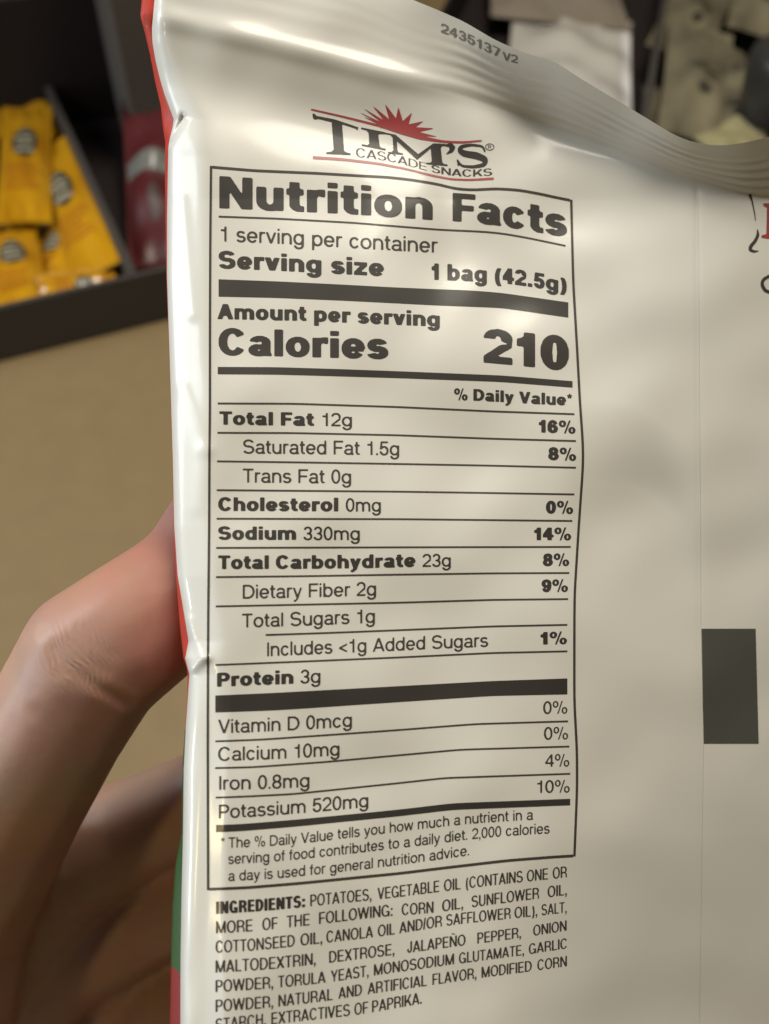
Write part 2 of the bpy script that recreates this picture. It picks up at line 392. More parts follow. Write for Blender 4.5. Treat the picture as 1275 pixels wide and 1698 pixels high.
def seam_x(y): return np.interp(y, SEAMA[:, 0], SEAMA[:, 1])

_wv = [(rng.uniform(0, 2 * math.pi), rng.uniform(110, 420), rng.uniform(0, 6.28)) for _ in range(26)]
def seg_dist(x, y, ax, ay, bx, by):
    dx, dy = bx - ax, by - ay
    L2 = dx * dx + dy * dy
    t = np.clip(((x - ax) * dx + (y - ay) * dy) / L2, 0, 1)
    s = (x - ax) * dy - (y - ay) * dx
    return np.hypot(x - ax - t * dx, y - ay - t * dy), np.sign(s), t
_pd = np.arange(-40, 200, .5)
_ps = np.interp(_pd, [0, 8, 14, 20, 26, 41, 44.5, 69, 72.5, 100], [.13, .10, .075, .052, .034, .031, .046, .0445, .004, 0.0])
_k = np.exp(-0.5 * (np.arange(-12, 13) * .5 / 1.6) ** 2); _ps = np.convolve(np.pad(_ps, 12, mode='edge'), _k / _k.sum(), 'valid')
_pz = np.cumsum(_ps) * .5; _pz -= _pz[-1]
def roll_profile(d): return np.interp(d, _pd, _pz)
def sp(x, k): return np.logaddexp(0, x / k) * k
def relief(x, y):
    """how far the film stands out towards the viewer, in millimetres"""
    x = np.asarray(x, float); y = np.asarray(y, float)
    d = np.maximum(x - edge_x(y), 0.0)
    z = 5.0 * (1 - ((x - 1060) / 800) ** 2) + 4.0 * (1 - ((y - 950) / 950) ** 2)
    # the left side: a folded facet above, a rounded roll below
    low = sstep(1090, 1240, y)
    wid = np.interp(y, [0, 60, 130, 200, 260, 420, 700, 1000, 1150], [10, 20, 34, 46, 58, 62, 60, 56, 52])
    facet = -0.062 * sp(wid - d, 6.0)
    roll = roll_profile(d)
    z = z + facet * (1 - low) + roll * low
    z = z - 1.6 * np.exp(-d / 5.0)
    # a low ridge along the lower left edge and one beside the table frame
    z = z + low * 0.10 * np.sin(y / 37.0 + 2 * np.sin(y / 90.0)) * np.exp(-((d - 18) / 9.0) ** 2)
    # creases at the left edge
    for ax, ay, bx, by, amp, sig in ((302, 640, 340, 745, .30, 13), (340, 745, 328, 840, .15, 14), (312, 1030, 338, 1090, .5, 10), (338, 1090, 312, 1116, .5, 8), (283, 235, 305, 195, -.9, 5), (300, 330, 318, 520, .25, 12)):
        ds, sg, t = seg_dist(x, y, ax, ay, bx, by)
        z = z + amp * np.exp(-(ds / sig) ** 2) * (np.where(sg > 0, 1.0, .55) if amp < 0 else 1.0)
    # seal: fold at its lower border, ridged band, top edge leaning away
    T, B = top_y(x), sealb_y(x)
    f = (y - T) / np.maximum(B - T, 1)
    right = sstep(640, 960, x)
    up = np.clip(B - y, 0, None)
    z = z + 0.008 * up * (1 - right) + right * 0.088 * up
    fold = np.exp(-((y - B + 6) / 20.0) ** 2) * (1 - right)
    z = z + 0.65 * fold
    z = z - 2.0 * np.exp(-((y - B - 95) / 72.0) ** 2) * (1 - sstep(620, 900, x)) - 0.22 * right * np.exp(-((y - B - 6) / 14.0) ** 2)
    rid = np.sin(2 * math.pi * f * 6.6 + .012 * x + .9 * np.sin(x / 71.0) + .5 * np.sin(x / 29.0)) * (1 + .35 * np.sin(x / 43.0 + 5 * f)) * sstep(.22, .36, f) * (1 - sstep(.90, 1.0, f))
    z = z + 0.14 * rid * sstep(690, 980, x) + 0.008 * rid
    # dents right of the table and in the heading
    yc = 795 + 0.0045 * np.clip(x - 1010, 0, 200) ** 2
    z = z - 1.7 * np.exp(-((x - 1050) / 95) ** 4) * sstep(-130, 6, y - yc) * (1 - sstep(0, 330, y - yc))
    z = z + 0.7 * np.exp(-(((x - 1000) / 70) ** 2 + ((y - 740) / 90) ** 2))
    z = z - 0.7 * np.exp(-((x - 745 - .06 * (y - 300)) / 34.0) ** 2) * np.exp(-((y - 320) / 70) ** 2)
    z = z + 0.55 * np.exp(-((x - 835) / 60.0) ** 2) * np.exp(-((y - 345) / 90) ** 2)
    z = z - 0.8 * np.exp(-(((x - 1000) / 120) ** 2 + ((y - 350) / 60) ** 2))
    z = z - 4.0 * sstep(1380, 1700, y) * sstep(820, 1100, x)
    z = z + 0.9 * np.exp(-(((x - 1010) / 80) ** 2 + ((y - 1590) / 80) ** 2))
    z = z - 0.008 * sstep(900, 1300, x) * (y - 700) - 0.10 * np.exp(-((x - seam_x(y) + 2.5) / 3.2) ** 2) * sstep(-5, 25, y - sealb_y(x))
    z = z + (0.013 * (sp(y - 330, 40.0) - 570) - 0.006 * np.minimum(y - 330, 0)) * (1 - sstep(800, 1250, x))
    # slack film
    n = 0
    for a, L, p in _wv: n = n + np.sin((x * math.cos(a) + y * math.sin(a)) * 2 * math.pi / L + p) * (L / 300.0)
    z = z + 0.075 * n * sstep(20, 120, d)
    return z
def bag_d(x, y):
    x = np.asarray(x, float); y = np.asarray(y, float)
    inv = 6.25 - 0.57 * (x - 350) / 600.0
    inv = inv * (1 + 0.02 * (y - 849) / 849.0)
    return 1.0 / inv - relief(x, y) * 1e-3
def on_bag(x, y, lift=0.00004):
    return ray_np(x, y, bag_d(x, y) - lift)
def bag_normal(x, y):
    e = 1.2
    a = on_bag(np.asarray(x) + e, y, 0) - on_bag(np.asarray(x) - e, y, 0)
    b = on_bag(x, np.asarray(y) - e, 0) - on_bag(x, np.asarray(y) + e, 0)
    n = np.cross(a, b)
    return n / np.linalg.norm(n, axis=-1, keepdims=True)

# ------------------------------------------------------------------ materials of the bag
film = new_mat('white film', (0.70, 0.69, 0.635), 0.42, coat=0.45)
film.node_tree.nodes['Principled BSDF'].inputs['Coat Roughness'].default_value = 0.13
bump_noise(film, 900.0, 0.00002, 0.35, 3.0)
ink = new_mat('dark ink', (0.040, 0.036, 0.031), 0.5, coat=0.15, spec=0.25)
ink_thin = new_mat('dark brown ink', (0.055, 0.047, 0.041), 0.5, coat=0.15, spec=0.25)
ink_red = new_mat('red ink', (0.36, 0.050, 0.052), 0.40, coat=0.12)
ink_grey = new_mat('grey code ink', (0.20, 0.19, 0.17), 0.5)
# the front of the bag: red with a green band
front = new_mat('front print', (0.55, 0.05, 0.03), 0.5, coat=0.03, spec=0.2)
n_, l_, b_ = nodes(front)
at_ = n_.new('ShaderNodeAttribute'); at_.attribute_name = 'print_v'
rp_ = n_.new('ShaderNodeValToRGB'); rp_.color_ramp.interpolation = 'CONSTANT'
rp_.color_ramp.elements[0].color = (0.50, 0.05, 0.03, 1)
e_ = rp_.color_ramp.elements[1]; e_.position = .5; e_.color = (0.03, 0.085, 0.022, 1)
e_ = rp_.color_ramp.elements.new(.75); e_.color = (0.24, 0.018, 0.018, 1)
l_.new(at_.outputs['Fac'], rp_.inputs['Fac']); l_.new(rp_.outputs['Color'], b_.inputs['Base Color'])

bag = empty('chip_bag', CM @ Vector((0.02, -0.13, -0.19)))
tag(bag, 'white back of a crinkly chip bag printed with a nutrition table, held up in front', 'snack bag')

def axis_points(a, b, fine, coarse, lim0, lim1):
    v = [a]
    while v[-1] < b - 1e-6:
        v.append(min(b, v[-1] + (fine if lim0 <= v[-1] <= lim1 else coarse)))
    return v
def grid_faces(nr, nc):
    return [(j * nc + i, (j + 1) * nc + i, (j + 1) * nc + i + 1, j * nc + i + 1) for j in range(nr - 1) for i in range(nc - 1)]
def panel_grid(x_left, x_right, us, ts, ytop):
    """rows follow the top edge, columns follow the left edge"""
    U, Tt = np.meshgrid(us, ts)
    X = x_left(np.zeros_like(U) + 800) + U * (x_right - x_left(np.zeros_like(U) + 800)); Y = None
    for _ in range(12):
        tp = ytop(X)
        Y = tp + Tt * (YB - tp)
        X = x_left(Y) + U * (x_right - x_left(Y))
    return X, Y
us = np.array(axis_points(0, 1300, 3.2, 16, 0, 1000)) / 1300.0
us = np.concatenate([np.linspace(0, 0.012, 12)[:-1], us[us >= 0.012]])
us = us * 1.0
ts = np.array(axis_points(-200, YB, 3.4, 16, -200, 1720)); ts = (ts + 200) / (YB + 200)
def left_e(y): return edge_x(y)
X, Y = panel_grid(left_e, XR, us, ts, top_y)
nr, nc = X.shape
V = on_bag(X, Y, 0).reshape(-1, 3)
back = np_mesh('back_panel', V, grid_faces(nr, nc), film, bag)

# overlap of the back seam: a second layer of film, standing a hair proud
us2 = np.linspace(0, 1, 160); ts2 = np.array(axis_points(0, 1, .002, .02, 0, .8))
U2, T2 = np.meshgrid(us2, ts2)
Y2 = np.zeros_like(T2); X2 = np.zeros_like(T2) + 1400
for _ in range(10):
    y0 = sealb_y(X2) + 6
    Y2 = y0 + T2 * (YB - 20 - y0); X2 = seam_x(Y2) + U2 * (XR - 30 - seam_x(Y2))
lift = 0.00006
V2 = ray_np(X2, Y2, bag_d(X2, Y2) - lift * sstep(0, .012, T2)).reshape(-1, 3)
nr2, nc2 = X2.shape
F2 = grid_faces(nr2, nc2)
np_mesh('seam_overlap', V2, F2, film, bag)

# front of the bag, seen only as a coloured strip past the left edge
RED = np.array([(262, -200), (240, -60), (235, 0), (232.7, 26.5), (241, 58), (249, 92), (258, 139.5), (266.8, 176.6), (270.3, 212), (274, 236), (273.5, 254), (273.6, 300), (274.5, 380), (276, 459), (281, 600), (286, 762), (288, 880), (292, 960), (298, 1035), (304, 1090), (311, 1112), (310.5, 1150), (307, 1205), (303, 1260), (302, 1320), (301, 1382), (291, 1434), (286, 1505), (283.4, 1593), (281.7, 1698), (282, 2250)], float)
def red_x(y): return np.interp(y, RED[:, 1], RED[:, 0])
TH = 34.0
uf = np.concatenate([[0, .25, .5, .75, 1.0], 1 + np.linspace(0, 1, 40)[1:] ** 1.3])
tf = np.linspace(0, 1, 420)
UF, TF = np.meshgrid(uf, tf)
YF = np.zeros_like(TF); XF = np.full_like(TF, 400.0)
for _ in range(12):
    tp = top_y(XF) + 4; YF = tp + TF * (YB - tp)
    ex, rx = edge_x(YF), red_x(YF)
    XF = np.where(UF <= 1, ex + (rx - ex) * UF, rx + (XR - rx) * (UF - 1))
ex, rx = edge_x(YF), red_x(YF)
back_d = bag_d(np.maximum(XF, ex), YF)
un = np.clip(UF - 1, 0, 1)
sealfac = sstep(0, .16, TF - 0.035)
thick = (0.0025 + 0.0120 * np.clip(un / .10, 0, 1) ** .7 + TH * 1e-3 * np.sin(np.pi * np.clip(un, 0, 1)) ** .8 * .8) * (0.03 + .97 * sealfac) * (1 - sstep(.93, 1, TF) * .9)
thick = np.where(UF <= 1, 0.0025 * UF * (0.2 + .8 * sealfac), thick * np.clip((1 - un) / .05, 0, 1))
thick = np.maximum(thick, 0.0002)
VF = ray_np(XF, YF, back_d + thick)
# behind the left edge the front film must not peep out past the strip
nrf, ncf = XF.shape
fo = np_mesh('front_panel', VF.reshape(-1, 3), [f[::-1] for f in grid_faces(nrf, ncf)], front, bag)
pv = np.where(YF + 1.0 * (XF - 290) < 1225, .2, np.where(YF - 1.1 * (XF - 290) < 1606, .6, .9)).reshape(-1)
a = fo.data.attributes.new('print_v', 'FLOAT', 'POINT'); a.data.foreach_set('value', pv.astype(np.float32))

# ------------------------------------------------------------------ the print on the back
def flat_print(name, X, Y, faces, mat, parent, lift=0.00005, smooth=True):
    nr = bag_normal(X, Y)
    return np_mesh(name, on_bag(X, Y, lift), faces, mat, parent, smooth, normals=nr)
def merge(parts):
    xs, ys, F, n = [], [], [], 0
    for x, y, f in parts:
        xs.append(np.asarray(x).ravel()); ys.append(np.asarray(y).ravel()); F += [[i + n for i in p] for p in f]; n += len(xs[-1])
    return np.concatenate(xs), np.concatenate(ys), F
def orient(X, Y, F):
    """wind all faces towards the viewer"""
    out = []
    for f in F:
        a = 0.0
        for i in range(len(f)):
            j = (i + 1) % len(f); a += X[f[i]] * Y[f[j]] - X[f[j]] * Y[f[i]]
        out.append(f if a < 0 else f[::-1])
    return out
def strip(top, bot, x0, x1, step=4.0, rows=1):
    n = max(2, int((x1 - x0) / step) + 1); xs = np.linspace(x0, x1, n)
    X = np.tile(xs, (rows + 1, 1)); t = np.linspace(0, 1, rows + 1)[:, None]
    Y = top(xs)[None] * (1 - t) + bot(xs)[None] * t
    return X, Y, grid_faces(rows + 1, n)
def rule(pts, t0, t1=None, sig=12, x0=None, x1=None):
    t1 = t1 or t0
    c = smooth_curve(pts, sig); a = x0 if x0 is not None else pts[0][0]; b = x1 if x1 is not None else pts[-1][0]
    th = lambda x: (t0 + (t1 - t0) * (x - a) / (b - a)) / 2
    return strip(lambda x: c(x) - th(x), lambda x: c(x) + th(x), a, b, rows=2)
def vrule(pts, t):
    p = np.array(pts, float); c = smooth_curve([(b, a) for a, b in pts], 16)
    ys = np.linspace(p[0, 1], p[-1, 1], int((p[-1, 1] - p[0, 1]) / 4) + 1)
    xs = c(ys)
    X = np.stack([xs - t / 2, xs, xs + t / 2], 1); Y = np.stack([ys] * 3, 1)
    return X, Y, grid_faces(len(ys), 3)
BW, BH, RWT, RHT = 0.300, 0.200, 0.148, 0.122
def text(s, x0, x1, base, cap, bold=False, cap1=None, wt=None, sig=20, res=None, hmul=1.0):
    w_, h_ = (BW, BH) if bold else (RWT, RHT)
    if wt: w_, h_ = wt
    step = res or (0.045 if cap > 40 else 0.062)
    v, f = text_flat(s, w_, h_ * hmul, step)
    b = smooth_curve(base, sig); x = x0 + v[:, 0] * (x1 - x0)
    c = cap + ((cap1 if cap1 else cap) - cap) * v[:, 0]
    return x, b(x) - v[:, 1] * c, f
def put(name, parts, mat, parent):
    X, Y, F = merge(parts)
    return flat_print(name, X, Y, orient(X, Y, F), mat, parent)

bx_top = [(349.4, 276.8), (420.6, 282.8), (524, 287.2), (588.8, 291), (645, 294), (686.6, 298.8), (725.4, 305.3), (756.5, 313.2), (785, 315), (821, 312.7), (860, 315), (898.8, 322), (924.7, 328), (948.5, 332.5)]
bx_bot = [(345, 1474.6), (407.6, 1472), (498, 1464.6), (588.8, 1455.5), (660, 1448.5), (750.6, 1437.5), (841, 1427), (918.8, 1421), (952.4, 1419)]
bx_l = [(349.9, 275), (348.7, 400), (348.2, 520), (348, 680), (347.2, 763), (346.8, 870), (345, 1040), (344.4, 1230), (344.8, 1380), (345, 1476)]
bx_r = [(947.2, 331), (948.8, 400), (950.6, 470), (956.5, 570), (961.8, 670), (966.6, 735), (967, 770), (959.6, 875), (952.8, 985), (952.4, 1060), (952.4, 1164), (956.8, 1245), (957, 1307), (952.6, 1420)]
ct = smooth_curve(bx_top, 9)
frame_parts = [strip(lambda x: ct(x) - 2.2, lambda x: ct(x) + 2.2, 351.9, 945.2, rows=2)]
cb = smooth_curve(bx_bot, 12)
frame_parts += [strip(lambda x: cb(x) - 2.3, lambda x: cb(x) + 2.3, 347.0, 950.4, rows=2)]
frame_parts += [vrule(bx_l, 4.0), vrule(bx_r, 4.0)]
table = put('nutrition_table', frame_parts, ink_thin, bag)

RULES = [
    ([(362.4, 359), (459.4, 362.4), (588.8, 369.5), (645, 374.2), (730.6, 381), (800, 384), (831.5, 386.8), (873, 394), (937.6, 407.5)], 3.0),
    ([(361, 668.9), (485, 669.3), (660, 674.8), (815, 682), (952.4, 686.7)], 3.0),
    ([(360.5, 717.5), (485, 717.9), (660, 721.6), (815, 727.3), (955, 731.2)], 2.9),
    ([(359.8, 764.8), (485, 766.4), (660, 769.2), (815, 772), (955, 775.4)], 2.9),
    ([(359.2, 812.6), (500, 813.8), (660, 815.1), (815, 817.4), (952.4, 819.7)], 2.9),
    ([(359.2, 860), (660, 860.7), (949, 863.7)], 2.9),
    ([(358.5, 908.4), (660, 907.4), (946.5, 906.8)], 2.9),
    ([(358, 956.8), (511, 955.2), (660, 952.7), (815, 950.6), (944, 950)], 2.9),
    ([(357.7, 1005.4), (511, 1002.3), (660, 999.3), (815, 994.6), (942, 993.3)], 2.9),
    ([(440.5, 1052.8), (550, 1049.2), (660, 1044.9), (815, 1038.6), (940.8, 1036)], 2.9),
    ([(357, 1102.6), (485, 1097.5), (660, 1090.1), (815, 1082.7), (940.8, 1079.9)], 2.9),
    ([(357, 1229.2), (433.5, 1226.3), (540, 1219), (660, 1210.5), (789, 1200.5), (942, 1196)], 2.9),
    ([(356.7, 1273.5), (420.6, 1272), (537, 1263.6), (660, 1252.4), (763.5, 1243), (944, 1237.8)], 2.9),
    ([(357.5, 1322.5), (400, 1321), (485, 1316.7), (660, 1298.6), (737.6, 1290), (945.5, 1283)], 2.9)]
for p_, t_ in RULES: put('thin_rule', [rule(p_, t_)], ink_thin, table)
def bar(top, bot):
    a, b = smooth_curve(top, 12), smooth_curve(bot, 12)
    return strip(a, b, top[0][0], top[-1][0], rows=6)
BARS = [
    ([(362.4, 463), (459.4, 466.5), (563, 471.6), (650, 476.3), (717.6, 479.2), (780, 481.5), (831.5, 485.5), (942.3, 501.4)], [(362.4, 491.6), (459.4, 493.8), (563, 498), (650, 502.4), (717.6, 506), (831.5, 510.5), (942.3, 526.5)]),
    ([(361, 608.3), (459.4, 608.8), (563, 612), (660, 615.5), (831.5, 622.5), (949.3, 632)], [(361, 620.4), (459.4, 621), (563, 623.8), (660, 626.8), (831.5, 633.2), (949.3, 642.6)]),
    ([(357, 1153.3), (459.4, 1148.7), (660, 1137.8), (815, 1129.3), (940.8, 1124.9)], [(357, 1181.3), (459.4, 1177.6), (660, 1164.2), (815, 1153.9), (940.8, 1151.3)]),
    ([(358, 1368), (400, 1366.5), (485, 1359.6), (660, 1342.6), (750.6, 1331.9), (945.5, 1324.5)], [(358, 1380), (400, 1378), (485, 1371), (660, 1353.6), (750.6, 1342.8), (945.5, 1335.3)])]
for t_, b_ in BARS: put('thick_rule', [bar(t_, b_)], ink, table)

# (words, left, right, baseline points, capital height, bold)
LINES = [
    [('Nutrition', 363.6, 717.6, [(363.6, 345), (418, 347.5), (553.9, 353.6), (610.8, 357), (695.6, 363.5), (720, 365)], 53.5, True, 48.5),
     ('Facts', 750.5, 940.2, [(745, 366.2), (775, 368), (816, 372.4), (857, 378.5), (894.9, 386.3), (930, 391.5)], 47, True, 48.5)],
    [('1 serving per container', 366, 726, [(366, 400), (454, 403.5), (563, 410), (672, 416.6), (724, 419)], 25, False)],
    [('Serving size', 362.4, 636.7, [(362, 444.6), (454, 448.4), (599, 456), (637, 458)], 29, True)],
    [('1 bag (42.5g)', 715.6, 939.7, [(715, 463.6), (764, 465.2), (820, 468.3), (853.5, 471.3), (901, 479), (940, 485)], 27.2, True, 25)],
    [('Amount per serving', 360.5, 729.3, [(361, 528.8), (506, 531.9), (576, 535), (702, 540.4), (729, 541.5)], 25, True)],
    [('Calories', 362.4, 644, [(362, 588.6), (464.6, 590.7), (555, 593.2), (644, 595.2)], 44.6, True)],
    [('210', 801.8, 943.3, [(801, 601), (826, 603), (876.8, 608), (922, 612.8), (943, 615)], 56.5, True)],
    [('% Daily Value*', 753, 948.5, [(753, 663.2), (795, 664.2), (875.5, 669.2), (931, 671.9), (948, 672.5)], 19.3, True)],
    [('Total Fat', 363.6, 520.7, [(363, 703.8), (495, 705.8), (585, 707)], 22, True), ('12g', 534.5, 583.6, [(363, 703.8), (495, 705.8), (585, 707)], 21.8, False)],
    [('16%', 893.4, 954.5, [(893, 716.8), (955, 719)], 21, True)],
    [('Saturated Fat 1.5g', 403.2, 662, [(403, 751.8), (540, 753.2), (662, 755.2)], 23, False)],
    [('8%', 909, 955.5, [(909, 762.4), (955, 764)], 21, True)],
    [('Trans Fat 0g', 402.5, 582.3, [(402, 799.8), (582, 801.8)], 23, False)],
    [('Cholesterol', 361.8, 561, [(361, 847), (561, 847.8)], 22.6, True), ('0mg', 573.3, 631.5, [(561, 848), (632, 848.4)], 22, False)],
    [('0%', 905.3, 950.6, [(905, 851.3), (950, 852)], 21, True)],
    [('Sodium', 361.8, 491, [(361, 894.8), (491, 895)], 22, True), ('330mg', 502.9, 596.6, [(502, 895.3), (597, 895.5)], 22, False)],
    [('14%', 885.7, 947.3, [(885, 895.5), (947, 895.6)], 20.8, True)],
    [('Total Carbohydrate', 361.8, 689, [(361, 943.4), (470, 943.2), (589, 942.2), (689, 939.8)], 22.5, True), ('23g', 700.6, 747.5, [(700, 939.9), (748, 939.5)], 21.3, False)],
    [('8%', 900.2, 944, [(900, 938.6), (944, 938.2)], 20.6, True)],
    [('Dietary Fiber 2g', 402.5, 623.7, [(402, 992.7), (500, 990.8), (583, 988.5), (624, 987.4)], 23, False)],
    [('9%', 898, 942, [(898, 981.7), (942, 981.2)], 20.6, True)],
    [('Total Sugars 1g', 401.2, 621.7, [(401, 1040.6), (500, 1037.4), (578, 1034.4), (622, 1032.7)], 23, False)],
    [('Includes <1g Added Sugars', 443, 809.6, [(443, 1088.2), (555, 1083.2), (640, 1079.9), (709, 1076.2), (810, 1072.2)], 23, False, 22)],
    [('1%', 896.3, 940.3, [(896, 1068.7), (940, 1067.8)], 20.6, True)],
    [('Protein', 359.8, 486.6, [(360, 1138.6), (487, 1133.6)], 23, True), ('3g', 498, 531.3, [(498, 1133.4), (531, 1132)], 22.6, False)],
    [('Vitamin D 0mcg', 361.6, 583.6, [(361, 1216.2), (464, 1212), (563, 1206.2), (584, 1204.8)], 23, False)],
    [('0%', 900.7, 940.8, [(900, 1183.8), (941, 1183)], 20.8, False)],
    [('Calcium 10mg', 361.6, 563, [(361, 1261.9), (475, 1258), (563, 1252.6)], 23, False)],
    [('0%', 902, 942, [(902, 1226.5), (942, 1225.8)], 20.8, False)],
    [('Iron 0.8mg', 363.4, 513.2, [(363, 1309.8), (440, 1308.2), (495, 1306), (513, 1305)], 23, False)],
    [('4%', 904, 944, [(904, 1271.5), (944, 1270.8)], 20.8, False)],
    [('Potassium 520mg', 362.8, 610.8, [(362, 1357.2), (394, 1356), (508, 1347.8), (589, 1340.3), (611, 1338)], 22.8, False)],
    [('10%', 890.8, 944.7, [(890, 1314.8), (945, 1314)], 20.8, False)],
    [('*', 365.8, 372.5, [(360, 1406), (375, 1406)], 17.5, False), ('The % Daily Value tells you how much a nutrient in a', 378.7, 884, [(378, 1406), (430, 1404), (500, 1398.6), (610, 1385.3), (694, 1375), (784, 1365.2), (884, 1359.2)], 17.6, False)],
    [('serving of food contributes to a daily diet. 2,000 calories', 378.4, 911.6, [(378, 1432.7), (430, 1430.4), (478, 1426.6), (560, 1418), (640, 1408.6), (730, 1398), (784, 1391), (850, 1385.2), (911, 1382)], 17.6, False)],
    [('a day is used for general nutrition advice.', 378.4, 777.8, [(378, 1461), (457, 1456.8), (547, 1447.6), (622, 1439.2), (706, 1428.2), (778, 1418.2)], 17.6, False)]]
for ln in LINES:
    ps = [text(*(a[:6]), cap1=(a[6] if len(a) > 6 else None)) for a in ln]
    ff = ln[0][0].startswith(('The', '*', 'serving of', 'a day'))
    put('printed_line', ps, ink if ln[0][5] else ink_thin, table)

# ingredients, narrow capitals, each word where it stands in its justified line
CW, CHT = 0.205, 0.105
ING = [
    ([(358, 1515.4), (430, 1511), (495, 1505.3), (516, 1502.4), (609, 1493.2), (660, 1487.6), (728, 1478.7), (793, 1470.6), (865, 1462.6), (940, 1454.8)], 19.6, 18.6,
     [('POTATOES,', 514.3, 616), ('VEGETABLE', 626, 728.5), ('OIL', 736, 764), ('(CONTAINS', 772.5, 867), ('ONE', 873.5, 909), ('OR', 916.5, 940.2)]),
    ([(358, 1547.6), (418, 1544.5), (509, 1534.6), (640, 1519), (715, 1514.6), (764, 1506.7), (830, 1498), (891, 1490), (940, 1484)], 20, 18.2,
     [('MORE', 358, 419), ('OF', 434.8, 460.7), ('THE', 475, 513.7), ('FOLLOWING:', 528.8, 651), ('CORN', 666, 719), ('OIL,', 733, 768), ('SUNFLOWER', 782, 894), ('OIL,', 908, 940)]),
    ([(357, 1580), (420, 1576.4), (488, 1569.2), (617, 1554.4), (660, 1548.5), (733, 1535.6), (790, 1529), (847, 1523), (888, 1519), (940, 1513)], 20, 17.8,
     [('COTTONSEED', 357.2, 489), ('OIL,', 498, 534.5), ('CANOLA', 541, 618.6), ('OIL', 626.4, 655), ('AND/OR', 662, 733), ('SAFFLOWER', 740, 847), ('OIL),', 853, 891), ('SALT,', 898, 939.7)]),
    ([(357, 1612.8), (446, 1607.4), (516, 1600.2), (648, 1584), (679, 1579.4), (769, 1567.5), (860, 1555.6), (940, 1543)], 20.3, 17.2,
     [('MALTODEXTRIN,', 357.2, 523.6), ('DEXTROSE,', 545.6, 654), ('JALAPEÑO', 675, 772), ('PEPPER,', 791.4, 864), ('ONION', 884, 939.7)]),
    ([(357, 1645.2), (444, 1639.4), (537, 1630), (653, 1612.6), (751, 1599), (868, 1583.8), (940, 1572.4)], 20, 17,
     [('POWDER,', 357.2, 453), ('TORULA', 460.7, 540), ('YEAST,', 548.7, 611.3), ('MONOSODIUM', 619.9, 753), ('GLUTAMATE,', 761, 869), ('GARLIC', 876.8, 939.7)]),
    ([(357, 1677.8), (449, 1671), (550, 1658.6), (599, 1650), (705, 1635), (788, 1622.6), (880, 1610.6), (940, 1602.2)], 20, 17.4,
     [('POWDER,', 357.2, 453), ('NATURAL', 461.5, 552), ('AND', 561, 600.4), ('ARTIFICIAL', 609.5, 707.8), ('FLAVOR,', 717, 790), ('MODIFIED', 798.4, 882), ('CORN', 891, 940.2)]),
    ([(357, 1709.5), (451, 1698.6), (578, 1684.4), (609, 1680.4), (648, 1673), (700, 1664)], 20, 18.4,
     [('STARCH,', 357.2, 441), ('EXTRACTIVES', 449.8, 580.5), ('OF', 587.5, 610.8), ('PAPRIKA.', 616.8, 699.5)])]
ingr = None
for k, (base_, c0, c1, words) in enumerate(ING):
    ps = [text(s, a, b, base_, c0 + (c1 - c0) * (a - 357) / 583, cap1=c0 + (c1 - c0) * (b - 357) / 583, wt=(CW, CHT), sig=22, res=0.075) for s, a, b in words]
    if k == 0:
        ps_b = [text('INGREDIENTS:', 358, 506, base_, 20.4, cap1=19.8, wt=(0.36, 0.165), sig=22, res=0.075)]
        ingr = put('ingredients_text', ps_b, ink, bag)
    put('printed_line', ps, ink_thin, ingr)

# brand mark: rays over a slanting serif name between two red lines
def L(zx, zy): return (480 + .298 * zx, 150 + .298 * zy)
def Lp(*pts): return [np.array([L(*p) for p in pts])]
def stroke(pts, ws, n=60):
    """tapered brush stroke through the points (pixels) with the given widths"""
    p = np.array(pts, float); t = np.concatenate([[0], np.cumsum(np.hypot(*np.diff(p, axis=0).T))]); t /= t[-1]
    u = np.linspace(0, 1, n)
    def sm(v):
        y = np.interp(u, t, v); k = np.exp(-0.5 * (np.arange(-4, 5) / 2.0) ** 2); k /= k.sum()
        yy = np.convolve(np.pad(y, 4, mode='reflect', reflect_type='odd'), k, 'valid'); return yy
    xs, ys, ww = sm(p[:, 0]), sm(p[:, 1]), np.interp(u, t, ws)
    dx, dy = np.gradient(xs), np.gradient(ys); l = np.hypot(dx, dy) + 1e-9
    nx, ny = -dy / l, dx / l
    return [np.concatenate([np.stack([xs + nx * ww / 2, ys + ny * ww / 2], 1), np.stack([xs - nx * ww / 2, ys - ny * ww / 2], 1)[::-1]])]
def shapes_print(name, shapes, mat, parent, step=0.8):
    v, f = fill_shapes(shapes, step)
    return flat_print(name, v[:, 0], v[:, 1], orient(v[:, 0], v[:, 1], f), mat, parent)
k_ = .298
